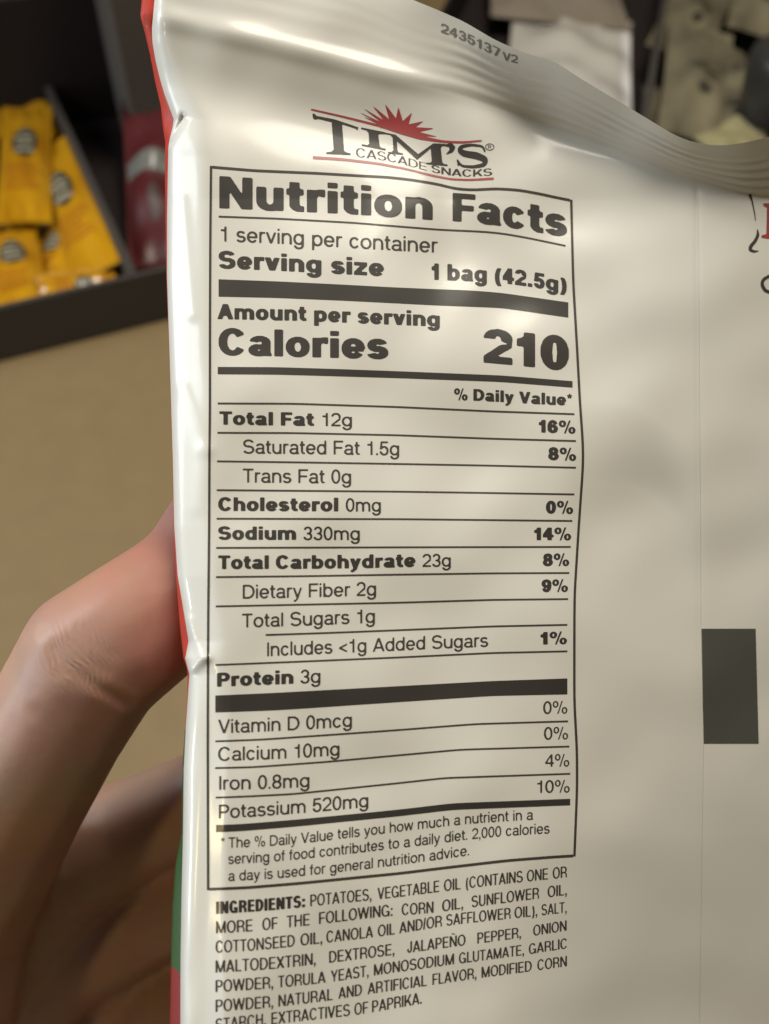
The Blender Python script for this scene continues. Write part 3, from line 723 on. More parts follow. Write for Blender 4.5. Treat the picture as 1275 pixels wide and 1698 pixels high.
black = [Lp((128, 128), (140, 130), (150, 141), (250, 160), (384, 205), (378, 222), (368, 212), (300, 190), (293, 190), (250, 176), (236, 176), (160, 158), (140, 162), (130, 152)),
         Lp((234, 166), (292, 184), (304, 336), (316, 344), (340, 350), (340, 360), (204, 353), (204, 344), (234, 340), (246, 328)),
         Lp((398, 205), (532, 232), (530, 243), (500, 242), (494, 250), (502, 310), (510, 319), (536, 324), (535, 334), (402, 308), (402, 298), (434, 304), (444, 296), (440, 236), (428, 222), (398, 214)),
         Lp((528, 233), (590, 246), (716, 354), (800, 294), (868, 297), (868, 307), (846, 312), (842, 322), (850, 398), (858, 408), (880, 412), (880, 421), (762, 410), (762, 400), (782, 402), (792, 394), (786, 322), (710, 386), (598, 282), (600, 334), (608, 345), (632, 350), (632, 358), (548, 350), (548, 341), (568, 342), (578, 332), (574, 262), (562, 248), (528, 242)),
         stroke([L(862, 306), L(895, 304), L(906, 318), L(900, 336), L(872, 354)], [k_ * 6, k_ * 26, k_ * 34, k_ * 22, k_ * 4]),
         stroke([L(1088, 338), L(1076, 310), L(1010, 302), L(952, 312), L(944, 334), L(972, 352), L(1040, 362), L(1092, 384), L(1086, 414), L(1020, 426), L(955, 420), L(934, 384)], [k_ * 5, k_ * 12, k_ * 15, k_ * 22, k_ * 28, k_ * 36, k_ * 40, k_ * 34, k_ * 24, k_ * 17, k_ * 13, k_ * 5], 90)]
black += [Lp((1086, 322), (1092, 340), (1084, 344), (1074, 316)), Lp((930, 384), (938, 384), (948, 416), (936, 420))]
logo = shapes_print('brand_logo', black, ink, bag)
red = [stroke([L(120, 105), L(300, 146), L(500, 196), L(620, 232), L(730, 262), L(850, 284), L(960, 289), L(1070, 279)], [k_ * 9, k_ * 11, k_ * 13, k_ * 22, k_ * 24, k_ * 13, k_ * 12, k_ * 10], 90),
       stroke([L(130, 373), L(300, 384), L(500, 408), L(650, 437), L(800, 475), L(900, 494), L(1000, 498), L(1136, 490)], [k_ * 17, k_ * 16, k_ * 14, k_ * 12, k_ * 12, k_ * 11, k_ * 11, k_ * 14], 90)]
cx_, cy_ = 612, 226
red.append([np.array([L(cx_ + 100 * math.cos(a) * 1.05, cy_ + 12 + .26 * 100 * math.cos(a) - 56 * max(0, math.sin(a))) for a in np.linspace(math.pi, 0, 30)] + [L(700, 262), L(620, 236), L(520, 206)])])
for tx, ty, wd in ((410, 168, 10), (398, 140, 9), (372, 112, 8), (408, 96, 14), (462, 84, 20), (532, 74, 26), (606, 92, 28), (682, 122, 28), (746, 170, 28), (806, 210, 26), (828, 258, 18)):
    dx, dy = tx - cx_, ty - cy_; l = math.hypot(dx, dy); ex_, ey_ = -dy / l, dx / l
    bx_, by_ = cx_ + dx * .28, cy_ + dy * .22
    red.append(Lp((bx_ + ex_ * wd, by_ + ey_ * wd * .8), (tx, ty), (bx_ - ex_ * wd, by_ - ey_ * wd * .8)))
shapes_print('red_sunburst', red, ink_red, logo)
rg = [[np.stack([L(1114, 314)[0] + 7.6 * np.cos(q), L(1114, 314)[1] + 5.8 * np.sin(q)], 1), np.stack([L(1114, 314)[0] + 6.3 * np.cos(q), L(1114, 314)[1] + 4.6 * np.sin(q)], 1)] for q in [np.linspace(0, 6.283, 33)[:-1]]]
rr, rs = glyph('R', .16, .12)
for s in rs: rg.append([np.stack([L(1114, 314)[0] - 3.2 + l[:, 0] * 6.4, L(1114, 314)[1] + 2.9 - l[:, 1] * 5.8], 1) for l in s])
shapes_print('registered_mark', rg, ink_thin, logo, 0.4)
cas = smooth_curve([L(366, 368), L(430, 376), L(520, 388), L(600, 402), L(700, 430), L(770, 447), L(840, 464), L(900, 474), L(1000, 480), L(1125, 472)], 6)
cb1 = [(x, float(cas(x))) for x in np.linspace(588, 818, 24)]
ps = [text('CASCADE', L(370, 0)[0], L(766, 0)[0], cb1, 15.2, cap1=12.4, wt=(.17, .075), sig=4, res=.075), text('SNACKS', L(790, 0)[0], L(1128, 0)[0], cb1, 11.8, cap1=11.6, wt=(.20, .085), sig=4, res=.075)]
put('printed_line', ps, ink_thin, logo)

# dotted code on the seal, block on the seam, print running out of the frame
code = [text('2435137', 731, 829, [(731, 53), (770, 68), (800, 82.5), (829, 96)], 15.5, wt=(.2, .15), sig=8), text('V2', 833, 858, [(829, 98), (860, 106)], 13.5, wt=(.2, .15), sig=6)]
put('date_code', code, ink_grey, bag)
tb = lambda x: 1042.0 + 0 * x
gx = np.linspace(0, 1, 24); gy = np.linspace(0, 1, 40); GX, GY = np.meshgrid(gx, gy)
QX = (1163.6 + 3.8 * GY) * (1 - GX) + (1253 + 5.0 * GY) * GX; QY = 1042.5 + 190.5 * GY
ink_block = new_mat('grey-green ink', (0.080, 0.079, 0.069), 0.45, coat=0.06)
X_, Y_ = QX.ravel(), QY.ravel()
np_mesh('registration_block', on_bag(X_, Y_, 0.00014), orient(X_, Y_, grid_faces(40, 24)), ink_block, bag, normals=bag_normal(X_, Y_))
def lifted(name, shapes, mat):
    v, f = fill_shapes(shapes, 0.8)
    return np_mesh(name, on_bag(v[:, 0], v[:, 1], 0.00014), orient(v[:, 0], v[:, 1], f), mat, bag, normals=bag_normal(v[:, 0], v[:, 1]))
lifted('red_letter', [[np.array([(1266, 337), (1340, 337), (1340, 345), (1286, 345), (1285, 362), (1320, 362), (1320, 370), (1285, 370), (1285, 392), (1300, 396), (1300, 399), (1263, 394), (1263, 390), (1271, 388), (1272, 344), (1266, 341)], float)]], ink_red)
lifted('dark_flourish', [stroke([(1256, 380), (1257, 390), (1252, 400), (1245, 408), (1243.5, 414), (1250, 417), (1258, 416)], [1.5, 5, 5.5, 6, 5, 4, 1.2]),
                         stroke([(1243, 322), (1247, 332), (1251, 352), (1253, 366)], [5, 2.2, 1.6, 1]),
                         stroke([(1292, 459), (1276, 457), (1265, 464), (1263.5, 472), (1269, 482), (1282, 486), (1294, 482)], [4, 5, 5.2, 5.2, 5.2, 5, 4])], ink_thin)

# ------------------------------------------------------------------ counter
tan = new_mat('tan counter', (0.30, 0.205, 0.085), 0.62)
vary(tan, (0.203, 0.143, 0.064), (0.222, 0.156, 0.071), 60.0, 12.0, .3, .7)
bump_noise(tan, 420.0, 0.0004, 0.25, 5.0)
bm = bmesh.new(); box_bm(bm, Vector((-2.5, -1.2, -0.03)), Vector((1, 0, 0)), Vector((0, 1, 0)), Vector((0, 0, 1)), 5, 4.5, 0.03)
o = bm_obj('countertop', bm, tan, origin=(0, 0.5, 0)); o['kind'] = 'structure'

# ------------------------------------------------------------------ black condiment trays
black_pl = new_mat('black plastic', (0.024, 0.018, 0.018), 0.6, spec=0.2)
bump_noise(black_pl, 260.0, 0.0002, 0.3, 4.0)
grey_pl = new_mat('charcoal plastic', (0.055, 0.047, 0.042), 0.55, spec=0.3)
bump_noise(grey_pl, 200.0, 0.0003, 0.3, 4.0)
Z3 = Vector((0, 0, 1))
P0, P1 = at(0, 600), at(280, 530)
uA = (P1 - P0).normalized(); vA = Vector((-uA.y, uA.x, 0))
def wall_part(name, org, u, v, l0, l1, d0, d1, z0, z1, mat, parent, bev=0.0012):
    bm = bmesh.new(); box_bm(bm, org + u * l0 + v * d0 + Z3 * z0, u, v, Z3, l1 - l0, d1 - d0, z1 - z0)
    return bm_obj(name, bm, mat, parent, bevel=bev)
def tray(label, org, u, v, s0, s1, depth, hf, hb, divs, hd, hside=None):
    t = empty('condiment_tray', org + u * ((s0 + s1) / 2))
    tag(t, label, 'tray', 'trays of sachets on the counter')
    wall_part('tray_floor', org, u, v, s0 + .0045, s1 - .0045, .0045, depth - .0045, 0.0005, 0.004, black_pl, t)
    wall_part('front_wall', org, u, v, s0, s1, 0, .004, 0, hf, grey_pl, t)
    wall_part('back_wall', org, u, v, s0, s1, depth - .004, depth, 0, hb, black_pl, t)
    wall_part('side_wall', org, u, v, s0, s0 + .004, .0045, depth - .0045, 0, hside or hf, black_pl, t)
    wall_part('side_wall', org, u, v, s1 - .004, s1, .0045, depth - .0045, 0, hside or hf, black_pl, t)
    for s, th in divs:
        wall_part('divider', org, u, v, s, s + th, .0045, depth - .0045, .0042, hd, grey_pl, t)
    return t
sdiv = (at(215, 462, .04) - P0).dot(uA)
tray('charcoal tray of yellow sachets on the left, its low front lip towards the viewer', P0, uA, vA, -.13, .235, .30, .040, .11, [(sdiv, .006)], .0405)
PB = at(1098, 0, .05); PB2 = at(1068, 184, .05)
vB = (PB - PB2); vB.z = 0; vB.normalize(); uB = Vector((vB.y, -vB.x, 0))
OB = Vector((PB2.x, PB2.y, 0)) - vB * .16
tray('black tray of pale and olive sachets at the upper right', OB, uB, vB, -.20, .21, .62, .040, .10, [(0.0, .005)], .05)

# grey upright box behind the red pouch
gb = at(185, 300, 0.0)
boxm = new_mat('grey brown card', (0.085, 0.072, 0.062), 0.6); bump_noise(boxm, 60.0, 0.0006, .3)
oG = P0 + uA * (sdiv + .052) + vA * .20
bm = bmesh.new(); box_bm(bm, oG + Z3 * .0045, uA, vA, Z3, .115, .07, .20)
bx = bm_obj('card_box', bm, boxm, origin=oG, bevel=.002)
tag(bx, 'tall grey-brown box standing behind the red pouch', 'box')

# shelf over the back of the counter: it throws the trays into half shade
sh_m = new_mat('dark shelf', (0.05, 0.042, 0.038), 0.6)
sh = empty('overhead_shelf', (-0.45, 1.15, 0.40)); tag(sh, 'dark shelf above the back of the left tray', 'shelf')
bm = bmesh.new(); box_bm(bm, Vector((-1.1, 0.64, 0.42)), Vector((1, 0, 0)), Vector((0, 1, 0)), Z3, .95, .75, .02); bm_obj('shelf_board', bm, sh_m, sh, bevel=.002)
for xx in (-1.08, -.20):
    bm = bmesh.new(); box_bm(bm, Vector((xx, 1.45, 0.001)), Vector((1, 0, 0)), Vector((0, 1, 0)), Z3, .03, .03, .4185); bm_obj('shelf_leg', bm, sh_m, sh, bevel=.002)

# ------------------------------------------------------------------ sachets
def pouch_z(u, v, T, seed, seal=.07, side=.03):
    cr = 1.0 if seed in range(30, 50) else (3.4 if seed in (55, 57) else 2.2)
    """half height of a filled sachet, u across and v along, both -1..1"""
    r = np.random.default_rng(seed)
    a = np.clip((1 - np.abs(v) - seal) / (1 - seal), 0, 1); b = np.clip((1 - np.abs(u) - side) / (1 - side), 0, 1)
    z = T * (1 - (1 - a) ** 2.6) * (1 - (1 - b) ** 2.4)
    n = 0
    for _ in range(7):
        an, k, p = r.uniform(0, 6.28), r.uniform(2.5, 9), r.uniform(0, 6.28); n = n + np.sin((u * math.cos(an) + v * 1.6 * math.sin(an)) * k + p)
    z = z + T * .055 * cr * n * np.minimum(a, b) ** .4
    z = z + .0006 * np.sin(v * 160) * (np.abs(v) > 1 - seal)
    z = z + T * .10 * np.sin(u * 11 + r.uniform(0, 6)) * np.exp(-((1 - np.abs(v)) - seal - .08) ** 2 / .010) * (b > 0)
    return z
def warp_xy(u, v, W, L, seed):
    r = np.random.default_rng(seed + 5)
    k = r.uniform(-.02, .02, 4)
    return W / 2 * (u * (1 - .05 * (1 - v * v))) + W * k[0] * v * v, L / 2 * v * (1 - .03 * (1 - u * u)) + L * k[1] * u * u
def pouch_mesh(W, L, T, seed, nu=30, nv=44):
    u = np.linspace(-1, 1, nu); v = np.linspace(-1, 1, nv); U, V = np.meshgrid(u, v)
    x, y = warp_xy(U, V, W, L, seed); z = pouch_z(U, V, T, seed)
    sag = -.0022 * np.sin(V * 1.3 + seed)
    top = np.stack([x, y, z + sag + .00025], -1).reshape(-1, 3); bot = np.stack([x, y, -np.abs(z) * .7 + sag - .00025], -1).reshape(-1, 3)
    F = [f[::-1] for f in grid_faces(nv, nu)]; n = len(top); F2 = [tuple(i + n for i in f[::-1]) for f in F]
    per = [i for i in range(nu)] + [j * nu + nu - 1 for j in range(1, nv)] + [(nv - 1) * nu + i for i in range(nu - 2, -1, -1)] + [j * nu for j in range(nv - 2, 0, -1)]
    side = [(per[i], per[i] + n, per[(i + 1) % len(per)] + n, per[(i + 1) % len(per)]) for i in range(len(per))]
    me = bpy.data.meshes.new('sachet'); me.from_pydata(np.concatenate([top, bot]).tolist(), [], F + F2 + [s[::-1] for s in side]); me.update()
    me.polygons.foreach_set('use_smooth', [True] * len(me.polygons))
    return me
def pouch_patch(name, W, L, T, seed, u, v, faces, mat, parent, lift=.0004):
    u = np.asarray(u, float); v = np.asarray(v, float)
    x, y = warp_xy(u, v, W, L, seed); z = pouch_z(u, v, T, seed) - .0022 * np.sin(v * 1.3 + seed) + .00025 + lift
    me = bpy.data.meshes.new(name); me.from_pydata(np.stack([x, y, z], -1).tolist(), [], faces); me.update()
    me.polygons.foreach_set('use_smooth', [True] * len(me.polygons))
    return link_mesh(name, me, mat, parent)
def disc(cu, cv, ru, rv, nr=8, na=32):
    a = np.linspace(0, 2 * math.pi, na + 1)[:-1]; u, v = [cu], [cv]
    for k in range(1, nr + 1):
        u += list(cu + ru * k / nr * np.cos(a)); v += list(cv + rv * k / nr * np.sin(a))
    F = [(0, 1 + i, 1 + (i + 1) % na) for i in range(na)]
    for k in range(nr - 1):
        b = 1 + k * na; F += [(b + i, b + na + i, b + na + (i + 1) % na, b + (i + 1) % na) for i in range(na)]
    return u, v, F
def patch_rect(u0, u1, v0, v1, nu=14, nv=4):
    U, V = np.meshgrid(np.linspace(u0, u1, nu), np.linspace(v0, v1, nv))
    return U.ravel(), V.ravel(), [f[::-1] for f in grid_faces(nv, nu)]
def stack_patches(ps):
    U, V, F, n = [], [], [], 0
    for u, v, f in ps: U += list(u); V += list(v); F += [tuple(i + n for i in p) for p in f]; n += len(u)
    return U, V, F
def orient_obj(o, a, b, face, roll=0.0, scale=1.0, L=1.0):
    """lay the long axis from a to b, its printed side towards `face`"""
    y = (b - a); s = y.length / L; y.normalize()
    z = (face - y * face.dot(y)).normalized(); x = y.cross(z)
    m = Matrix((x, y, z)).transposed()
    m = m @ Matrix.Rotation(R(roll), 3, 'Y')
    o.rotation_euler = m.to_euler(); o.location = (a + b) / 2
    o.scale = (scale, s, scale)
TOCAM = -(CM.to_3x3() @ Vector((0, 0, -1)))
FACE = (Z3 * 1.0 + TOCAM * .35).normalized()

yel = new_mat('yellow sachet film', (0.74, 0.34, 0.012), 0.22, coat=0.5)
vary(yel, (0.43, 0.195, 0.005), (0.56, 0.285, 0.010), 30.0)
label_dk = new_mat('dark oval label', (0.045, 0.038, 0.022), 0.35, coat=.4)
label_lt = new_mat('pale label print', (0.34, 0.31, 0.22), 0.35, coat=.4)
label_or = new_mat('orange brown print', (0.42, 0.13, 0.012), 0.3, coat=.4)
YW, YL, YT = .037, .082, .0065
def yellow(seed, place, lab):
    o = link_mesh('yellow_sachet', pouch_mesh(YW, YL, YT, seed), yel)
    tag(o, lab, 'sachet', 'yellow sachets in the left tray')
    u, v, F = disc(0, .18, .52, .27); ov = pouch_patch('oval_label', YW, YL, YT, seed, u, v, F, label_dk, o)
    pu, pv, pf = stack_patches([patch_rect(-.34, .34, .10, .15), patch_rect(-.40, .36, .20, .26), patch_rect(-.24, .22, .33, .37), patch_rect(-.36, .38, -.02, .04)])
    pouch_patch('label_print', YW, YL, YT, seed, pu, pv, pf, label_lt, ov, .0008)
    rs = random.Random(seed)
    pu, pv, pf = stack_patches([patch_rect(-.72, .72 - rs.random() * .5, q, q + .028) for q in (-.22, -.29, -.36, -.43, -.50, -.57)])
    pouch_patch('fine_print', YW, YL, YT, seed, pu, pv, pf, label_or, o)
    (ax, ay, az), (bx, by, bz), roll, sc = place
    orient_obj(o, at(ax, ay, az), at(bx, by, bz), FACE, roll, sc, YL)
    return o
YEL = [((40, 374, .032), (46, 178, .036), 8, 1.04, 'yellow sachet on top of the pile, its lower seal catching two glints'),
       ((166, 462, .026), (76, 240, .030), -20, 1.05, 'long yellow sachet leaning along the tray divider'),
       ((64, 492, .026), (196, 470, .024), 14, .86, 'yellow sachet lying across behind the front lip'),
       ((40, 522, .026), (12, 368, .026), 6, 1.0, 'yellow sachet standing at the front left with a dark oval label'),
       ((74, 480, .016), (104, 362, .018), -20, .85, 'yellow sachet wedged askew between its neighbours'),
       ((72, 236, .020), (30, 112, .024), -12, 1.0, 'yellow sachet half in shade at the back by the divider'),
       ((16, 222, .022), (-20, 70, .022), 10, 1.0, 'yellow sachet in the dark back corner of the tray'),
       ((-46, 420, .030), (-60, 240, .030), 10, 1.0, 'yellow sachet cut by the left edge of the photo'),
       ((-20, 240, .024), (-50, 90, .022), -6, 1.0, 'yellow sachet deepest in the shaded back of the tray'),
       ((-110, 470, .022), (-130, 300, .024), 6, 1.0, 'yellow sachet farthest to the left, beyond the edge of the photo'),
       ((120, 500, .0125), (70, 330, .0125), 0, 1.0, 'yellow sachet at the bottom of the pile')]
for k, (a_, b__, rl, sc, lab) in enumerate(YEL): yellow(30 + k, (a_, b__, rl, sc), lab)

red_f = new_mat('red pouch film', (0.075, 0.008, 0.009), 0.5, coat=.08)
band_m = new_mat('pale band', (0.15, 0.15, 0.135), 0.35, coat=.4)
def plain(name, W, L, T, seed, mat, a, b, face, roll, lab, cat, group=None):
    o = link_mesh(name, pouch_mesh(W, L, T, seed), mat); tag(o, lab, cat, group)
    orient_obj(o, at(*a), at(*b), face, roll, 1.0, L); return o
oR = plain('red_pouch', .058, .12, .013, 91, red_f, (279, 442, .016), (262, 165, .046), (Z3 * .7 + TOCAM * .7), 4, 'red pouch with a pale band lying right of the tray divider', 'pouch')
u, v, F = patch_rect(-.93, .93, -.06, .13, 24, 8); pouch_patch('pale_band', .058, .12, .013, 91, u, v, F, band_m, oR)
u, v, F = disc(-.22, -.40, .14, .20); pouch_patch('faded_print', .058, .12, .013, 91, u, v, F, new_mat('greyish print', (.075, .05, .05), .5), oR)

white_f = new_mat('milky film', (0.60, 0.575, 0.53), 0.25, coat=.5)
white_e = new_mat('clear seal', (0.88, 0.88, 0.88), 0.2, coat=.6)
beige_f = new_mat('beige film', (0.27, 0.23, 0.185), 0.35, coat=.3)
oW = plain('white_pouch', .120, .17, .010, 55, white_f, (933, 262, .010), (950, 20, .012), FACE, 3, 'milky white pouch with a bright seal beside the tray divider', 'pouch', 'pouches in the right tray')
u, v, F = patch_rect(.84, .985, -.98, .97, 8, 40); pouch_patch('clear_seal', .120, .17, .010, 55, u, v, F, white_e, oW)
oW2 = plain('beige_pouch', .14, .15, .012, 57, beige_f, (930, 45, .016), (905, -115, .030), FACE, 5, 'beige crumpled pouch behind the white one', 'pouch', 'pouches in the right tray')
olive = new_mat('olive sachet film', (0.20, 0.17, 0.09), 0.3, coat=.4)
vary(olive, (0.115, 0.102, 0.066), (0.235, 0.205, 0.130), 26.0, 4.0)
dk_pr = new_mat('dark print', (0.05, 0.045, 0.03), .4, coat=.3)
def olive_s(seed, a, b, roll, sc, lab):
    W_, L_, T_ = .048, .09, .006
    o = link_mesh('olive_sachet', pouch_mesh(W_, L_, T_, seed), olive); tag(o, lab, 'sachet', 'olive sachets in the right tray')
    u, v, F = disc(.15, -.25, .20, .10); pouch_patch('round_print', W_, L_, T_, seed, u, v, F, dk_pr, o)
    u, v, F = stack_patches([patch_rect(-.2, .5, .0, .05), patch_rect(-.35, .2, .10, .14), patch_rect(.1, .5, -.08, -.04)]); pouch_patch('faded_print', W_, L_, T_, seed, u, v, F, dk_pr, o)
    orient_obj(o, at(*a), at(*b), FACE, roll, sc, L_)
OL = [((1150, 235, .040), (1165, 40, .044), 6, 1.25, 'large olive sachet face up beside the dark divider'),
      ((1225, 250, .038), (1205, 120, .040), -14, .9, 'olive sachet with a pale end at the right'),
      ((1120, 90, .034), (1180, -40, .036), 10, 1.2, 'olive sachet at the top of the right tray'),
      ((1110, 260, .026), (1120, 150, .030), -8, 1.1, 'olive sachet tucked low against the divider'),
      ((1250, 60, .026), (1270, -60, .028), 8, 1.2, 'olive sachet behind the dark container'),
      ((1240, 200, .020), (1190, 60, .018), 20, 1.2, 'olive sachet at the bottom of the right pile')]
for k, q in enumerate(OL): olive_s(70 + k, *q)
pale_y = new_mat('pale yellow film', (0.34, 0.31, 0.17), .3, coat=.4)
plain('pale_sachet', .05, .05, .004, 83, pale_y, (1190, 262, .050), (1262, 222, .046), FACE, 10, 'pale yellow sachet end lying across the olive sachets', 'sachet')
# dark rounded container at the right edge
dk_c = new_mat('dark container plastic', (0.032, 0.030, 0.026), .4)
bm = bmesh.new(); c0 = at(1278, 235, .020)
prof = [(.0, 0), (.026, 0), (.030, .004), (.0345, .055), (.0345, .066), (.033, .072), (.028, .076), (.018, .079), (0, .080)]
rings = []
for r_, z_ in prof: rings.append([bm.verts.new((c0.x + r_ * math.cos(t), c0.y + r_ * math.sin(t), c0.z + z_)) for t in np.linspace(0, 2 * math.pi, 49)[:-1]] if r_ > 0 else [bm.verts.new((c0.x, c0.y, c0.z + z_))])
for a_, b__ in zip(rings, rings[1:]):
    n = max(len(a_), len(b__))
    for i in range(n):
        j = (i + 1) % n
        q = [a_[i % len(a_)], b__[i % len(b__)], b__[j % len(b__)], a_[j % len(a_)]]
        q = [x for i_, x in enumerate(q) if x not in q[:i_]]
        if len(q) >= 3: bm.faces.new(q)
o = bm_obj('dark_jar', bm, dk_c, origin=c0, smooth=True); tag(o, 'dark jar with a rounded lid among the olive sachets at the right edge', 'jar')

# ------------------------------------------------------------------ the hand behind the bag
skin = new_mat('skin', (0.52, 0.255, 0.165), 0.48)
n, l, b = nodes(skin)
b.inputs['Subsurface Weight'].default_value = 0.18; b.inputs['Subsurface Radius'].default_value = (1.0, 0.35, 0.2); b.inputs['Subsurface Scale'].default_value = 0.003
HAND = [  # chains of (pixel x, pixel y, distance, radius in metres)
    [(-420, 2350, .275, .031), (-230, 1950, .258, .030), (-150, 1700, .240, .026), (-90, 1500, .216, .0200), (10, 1330, .194, .0157), (95, 1195, .180, .0134), (156, 1092, .1735, .0134), (225, 1040, .1725, .0127), (290, 992, .1735, .0120), (355, 940, .178, .0116), (405, 870, .182, .0105), (425, 820, .184, .0090)],
    [(290, 985, .1745, .0100), (340, 915, .1775, .0102), (372, 850, .1800, .0096), (384, 812, .181, .0082)],
    [(-150, 1700, .256, .026), (-10, 1530, .246, .021), (110, 1430, .238, .0155), (235, 1370, .228, .0120), (350, 1318, .214, .0108), (470, 1275, .209, .0098), (560, 1290, .217, .0090), (590, 1330, .228, .0078)],
    [(-150, 1750, .264, .026), (0, 1640, .258, .020), (120, 1570, .252, .0160), (265, 1505, .242, .0130), (395, 1455, .224, .0113), (520, 1410, .217, .0100), (610, 1425, .226, .0090), (640, 1465, .238, .0078)],
    [(-150, 1850, .274, .026), (0, 1800, .272, .021), (120, 1740, .268, .0170), (265, 1680, .256, .0134), (385, 1630, .236, .0114), (500, 1590, .224, .0098), (580, 1600, .230, .0086), (605, 1640, .239, .0076)],
    [(-160, 1980, .284, .025), (0, 1960, .286, .020), (120, 1900, .282, .0155), (230, 1840, .268, .0112), (330, 1800, .246, .0094), (420, 1770, .232, .0082), (490, 1780, .234, .0072), (505, 1805, .240, .0064)],
    [(40, 1460, .244, .0160), (60, 1620, .257, .0180), (60, 1780, .270, .0190), (40, 1940, .284, .0160)],
    [(180, 1480, .246, .0130), (200, 1600, .258, .0130), (200, 1740, .272, .0130)],
    [(-20, 1420, .220, .0150), (60, 1450, .236, .0150), (130, 1425, .238, .0130)]]
bm = bmesh.new()
for ch in HAND:
    P_ = [(pt(x, y, d), r) for x, y, d, r in ch]
    for (pa, ra), (pb, rb) in zip(P_, P_[1:]):
        m = max(3, int((pb - pa).length / .0035))
        for i in range(m + 1):
            t = i / m; c = pa.lerp(pb, t); r_ = ra + (rb - ra) * t
            bmesh.ops.create_icosphere(bm, subdivisions=2, radius=r_, matrix=Matrix.Translation(c))
me = bpy.data.meshes.new('tmp'); bm.to_mesh(me); bm.free()
tmp = bpy.data.objects.new('tmp', me); COL.objects.link(tmp)
md = tmp.modifiers.new('r', 'REMESH'); md.mode = 'VOXEL'; md.voxel_size = .0010
md = tmp.modifiers.new('s', 'SMOOTH'); md.factor = .5; md.iterations = 26
dg = bpy.context.evaluated_depsgraph_get(); dg.update()
hm = bpy.data.meshes.new_from_object(tmp.evaluated_get(dg)); hm.name = 'person'
bpy.data.objects.remove(tmp); bpy.data.meshes.remove(me)
# folds of the thumb joint, pressed into the skin
nv_ = len(hm.vertices); co = np.zeros(nv_ * 3); hm.vertices.foreach_get('co', co); co = co.reshape(-1, 3)
vn = np.zeros(nv_ * 3); hm.vertex_normals.foreach_get('vector', vn); vn = vn.reshape(-1, 3)
iv = np.array(CM.inverted()); q_ = co @ iv[:3, :3].T + iv[:3, 3]
sx = PW / 2 + q_[:, 0] / -q_[:, 2] / (TV * ASP) * PW / 2; sy = PH / 2 - q_[:, 1] / -q_[:, 2] / TV * PH / 2
tocam_d = (vn @ np.array(TOCAM)) > 0.05
push = np.zeros(nv_)
for fold_, dep, wd in (([(92, 1072), (118, 1108), (160, 1140), (212, 1168)], .00042, 7.5), ([(112, 1058), (140, 1090), (178, 1116)], .00022, 5.0), ([(70, 1045), (86, 1078), (100, 1120)], .00025, 6.0), ([(128, 1036), (158, 1066), (196, 1090)], .00016, 5.0), ([(60, 1180), (110, 1220), (150, 1290)], .00020, 11.0), ([(236, 1000), (252, 1060), (262, 1120)], .00016, 9.0)):
    dd = np.full(nv_, 1e9)
    for (ax, ay), (bx_, by_) in zip(fold_, fold_[1:]): dd = np.minimum(dd, seg_dist(sx, sy, ax, ay, bx_, by_)[0])
    push += -dep * np.exp(-(dd / wd) ** 2) + .35 * dep * np.exp(-((dd - 2.2 * wd) / wd) ** 2)
push += .0003 * np.exp(-(((sx - 78) / 48) ** 2 + ((sy - 1030) / 40) ** 2))
co += vn * (.75 * push * tocam_d)[:, None]
hm.vertices.foreach_set('co', co.reshape(-1)); hm.update()
HO = pt(-60, 1700, .235); hm.transform(Matrix.Translation(-HO))
hm.polygons.foreach_set('use_smooth', [True] * len(hm.polygons))
hand = link_mesh('person', hm, skin); hand.location = HO
tag(hand, 'bare left hand holding the chip bag from behind, thumb pointing up', 'person')
# creases over the thumb joint, pores, redder finger end
def vnode(v_): 
    q = n.new('ShaderNodeCombineXYZ')
    for i in range(3): q.inputs[i].default_value = v_[i]
    return q
K = pt(140, 1085, .193) - TOCAM * 0 - HO; AX = (pt(285, 925, .188) - pt(105, 1185, .198)).normalized()
tc = n.new('ShaderNodeTexCoord')
dist = n.new('ShaderNodeVectorMath'); dist.operation = 'DISTANCE'; l.new(tc.outputs['Object'], dist.inputs[0]); dist.inputs[1].default_value = pt(135, 1092, .163) - HO
mr = n.new('ShaderNodeMapRange'); mr.inputs['From Min'].default_value = .001; mr.inputs['From Max'].default_value = .0085; mr.inputs['To Min'].default_value = 1; mr.inputs['To Max'].default_value = 0; mr.interpolation_type = 'SMOOTHSTEP'
l.new(dist.outputs['Value'], mr.inputs['Value'])
dot = n.new('ShaderNodeVectorMath'); dot.operation = 'DOT_PRODUCT'; l.new(tc.outputs['Object'], dot.inputs[0])
AX2 = (pt(190, 1050, .165) - pt(110, 1090, .165)).normalized(); dot.inputs[1].default_value = AX2
nz = n.new('ShaderNodeTexNoise'); nz.inputs['Scale'].default_value = 130; l.new(tc.outputs['Object'], nz.inputs['Vector'])
ad = n.new('ShaderNodeMath'); ad.operation = 'MULTIPLY_ADD'; l.new(nz.outputs['Fac'], ad.inputs[0]); ad.inputs[1].default_value = .0060; l.new(dot.outputs['Value'], ad.inputs[2])
sc_ = n.new('ShaderNodeMath'); sc_.operation = 'MULTIPLY'; l.new(ad.outputs[0], sc_.inputs[0]); sc_.inputs[1].default_value = 2 * math.pi / .0010
sn = n.new('ShaderNodeMath'); sn.operation = 'SINE'; l.new(sc_.outputs[0], sn.inputs[0])
ml = n.new('ShaderNodeMath'); ml.operation = 'MULTIPLY'; l.new(sn.outputs[0], ml.inputs[0]); l.new(mr.outputs['Result'], ml.inputs[1])
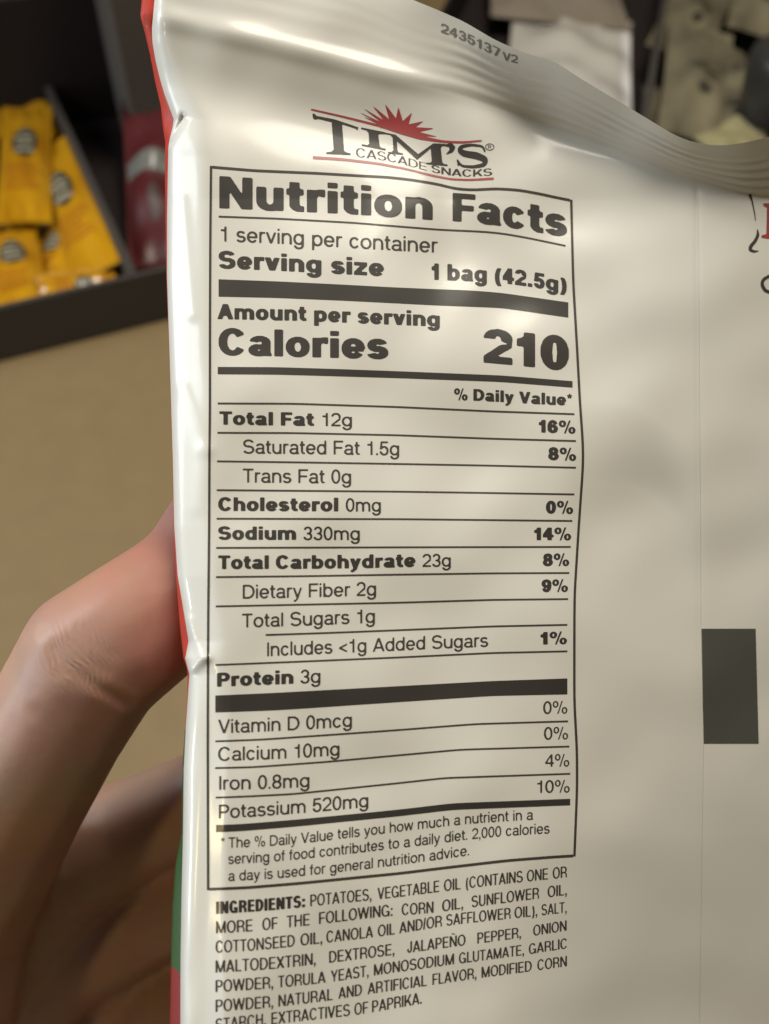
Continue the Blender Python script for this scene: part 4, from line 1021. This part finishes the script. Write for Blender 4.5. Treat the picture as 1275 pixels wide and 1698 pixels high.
pores = n.new('ShaderNodeTexVoronoi'); pores.inputs['Scale'].default_value = 900; l.new(tc.outputs['Object'], pores.inputs['Vector'])
fin = n.new('ShaderNodeTexNoise'); fin.inputs['Scale'].default_value = 220; fin.inputs['Detail'].default_value = 6; l.new(tc.outputs['Object'], fin.inputs['Vector'])
s1 = n.new('ShaderNodeMath'); s1.operation = 'MULTIPLY_ADD'; l.new(pores.outputs['Distance'], s1.inputs[0]); s1.inputs[1].default_value = .25; l.new(ml.outputs[0], s1.inputs[2])
s2 = n.new('ShaderNodeMath'); s2.operation = 'MULTIPLY_ADD'; l.new(fin.outputs['Fac'], s2.inputs[0]); s2.inputs[1].default_value = 1.2; l.new(s1.outputs[0], s2.inputs[2])
bp = n.new('ShaderNodeBump'); bp.inputs['Strength'].default_value = .5; bp.inputs['Distance'].default_value = .00010
l.new(s2.outputs[0], bp.inputs['Height']); l.new(bp.outputs['Normal'], b.inputs['Normal'])
d2 = n.new('ShaderNodeVectorMath'); d2.operation = 'DISTANCE'; l.new(tc.outputs['Object'], d2.inputs[0]); d2.inputs[1].default_value = pt(320, 960, .168) - HO
m2 = n.new('ShaderNodeMapRange'); m2.inputs['From Min'].default_value = .006; m2.inputs['From Max'].default_value = .034; l.new(d2.outputs['Value'], m2.inputs['Value'])
n3 = n.new('ShaderNodeTexNoise'); n3.inputs['Scale'].default_value = 60; n3.inputs['Detail'].default_value = 4; l.new(tc.outputs['Object'], n3.inputs['Vector'])
mx = n.new('ShaderNodeMix'); mx.data_type = 'RGBA'; l.new(m2.outputs['Result'], mx.inputs['Factor']); mx.inputs['A'].default_value = (.47, .225, .170, 1); mx.inputs['B'].default_value = (.53, .305, .225, 1)
mx2 = n.new('ShaderNodeMix'); mx2.data_type = 'RGBA'; mx2.blend_type = 'MULTIPLY'; mx2.inputs['Factor'].default_value = .38
l.new(mx.outputs['Result'], mx2.inputs['A']); l.new(n3.outputs['Color'], mx2.inputs['B']); l.new(mx2.outputs['Result'], b.inputs['Base Color'])
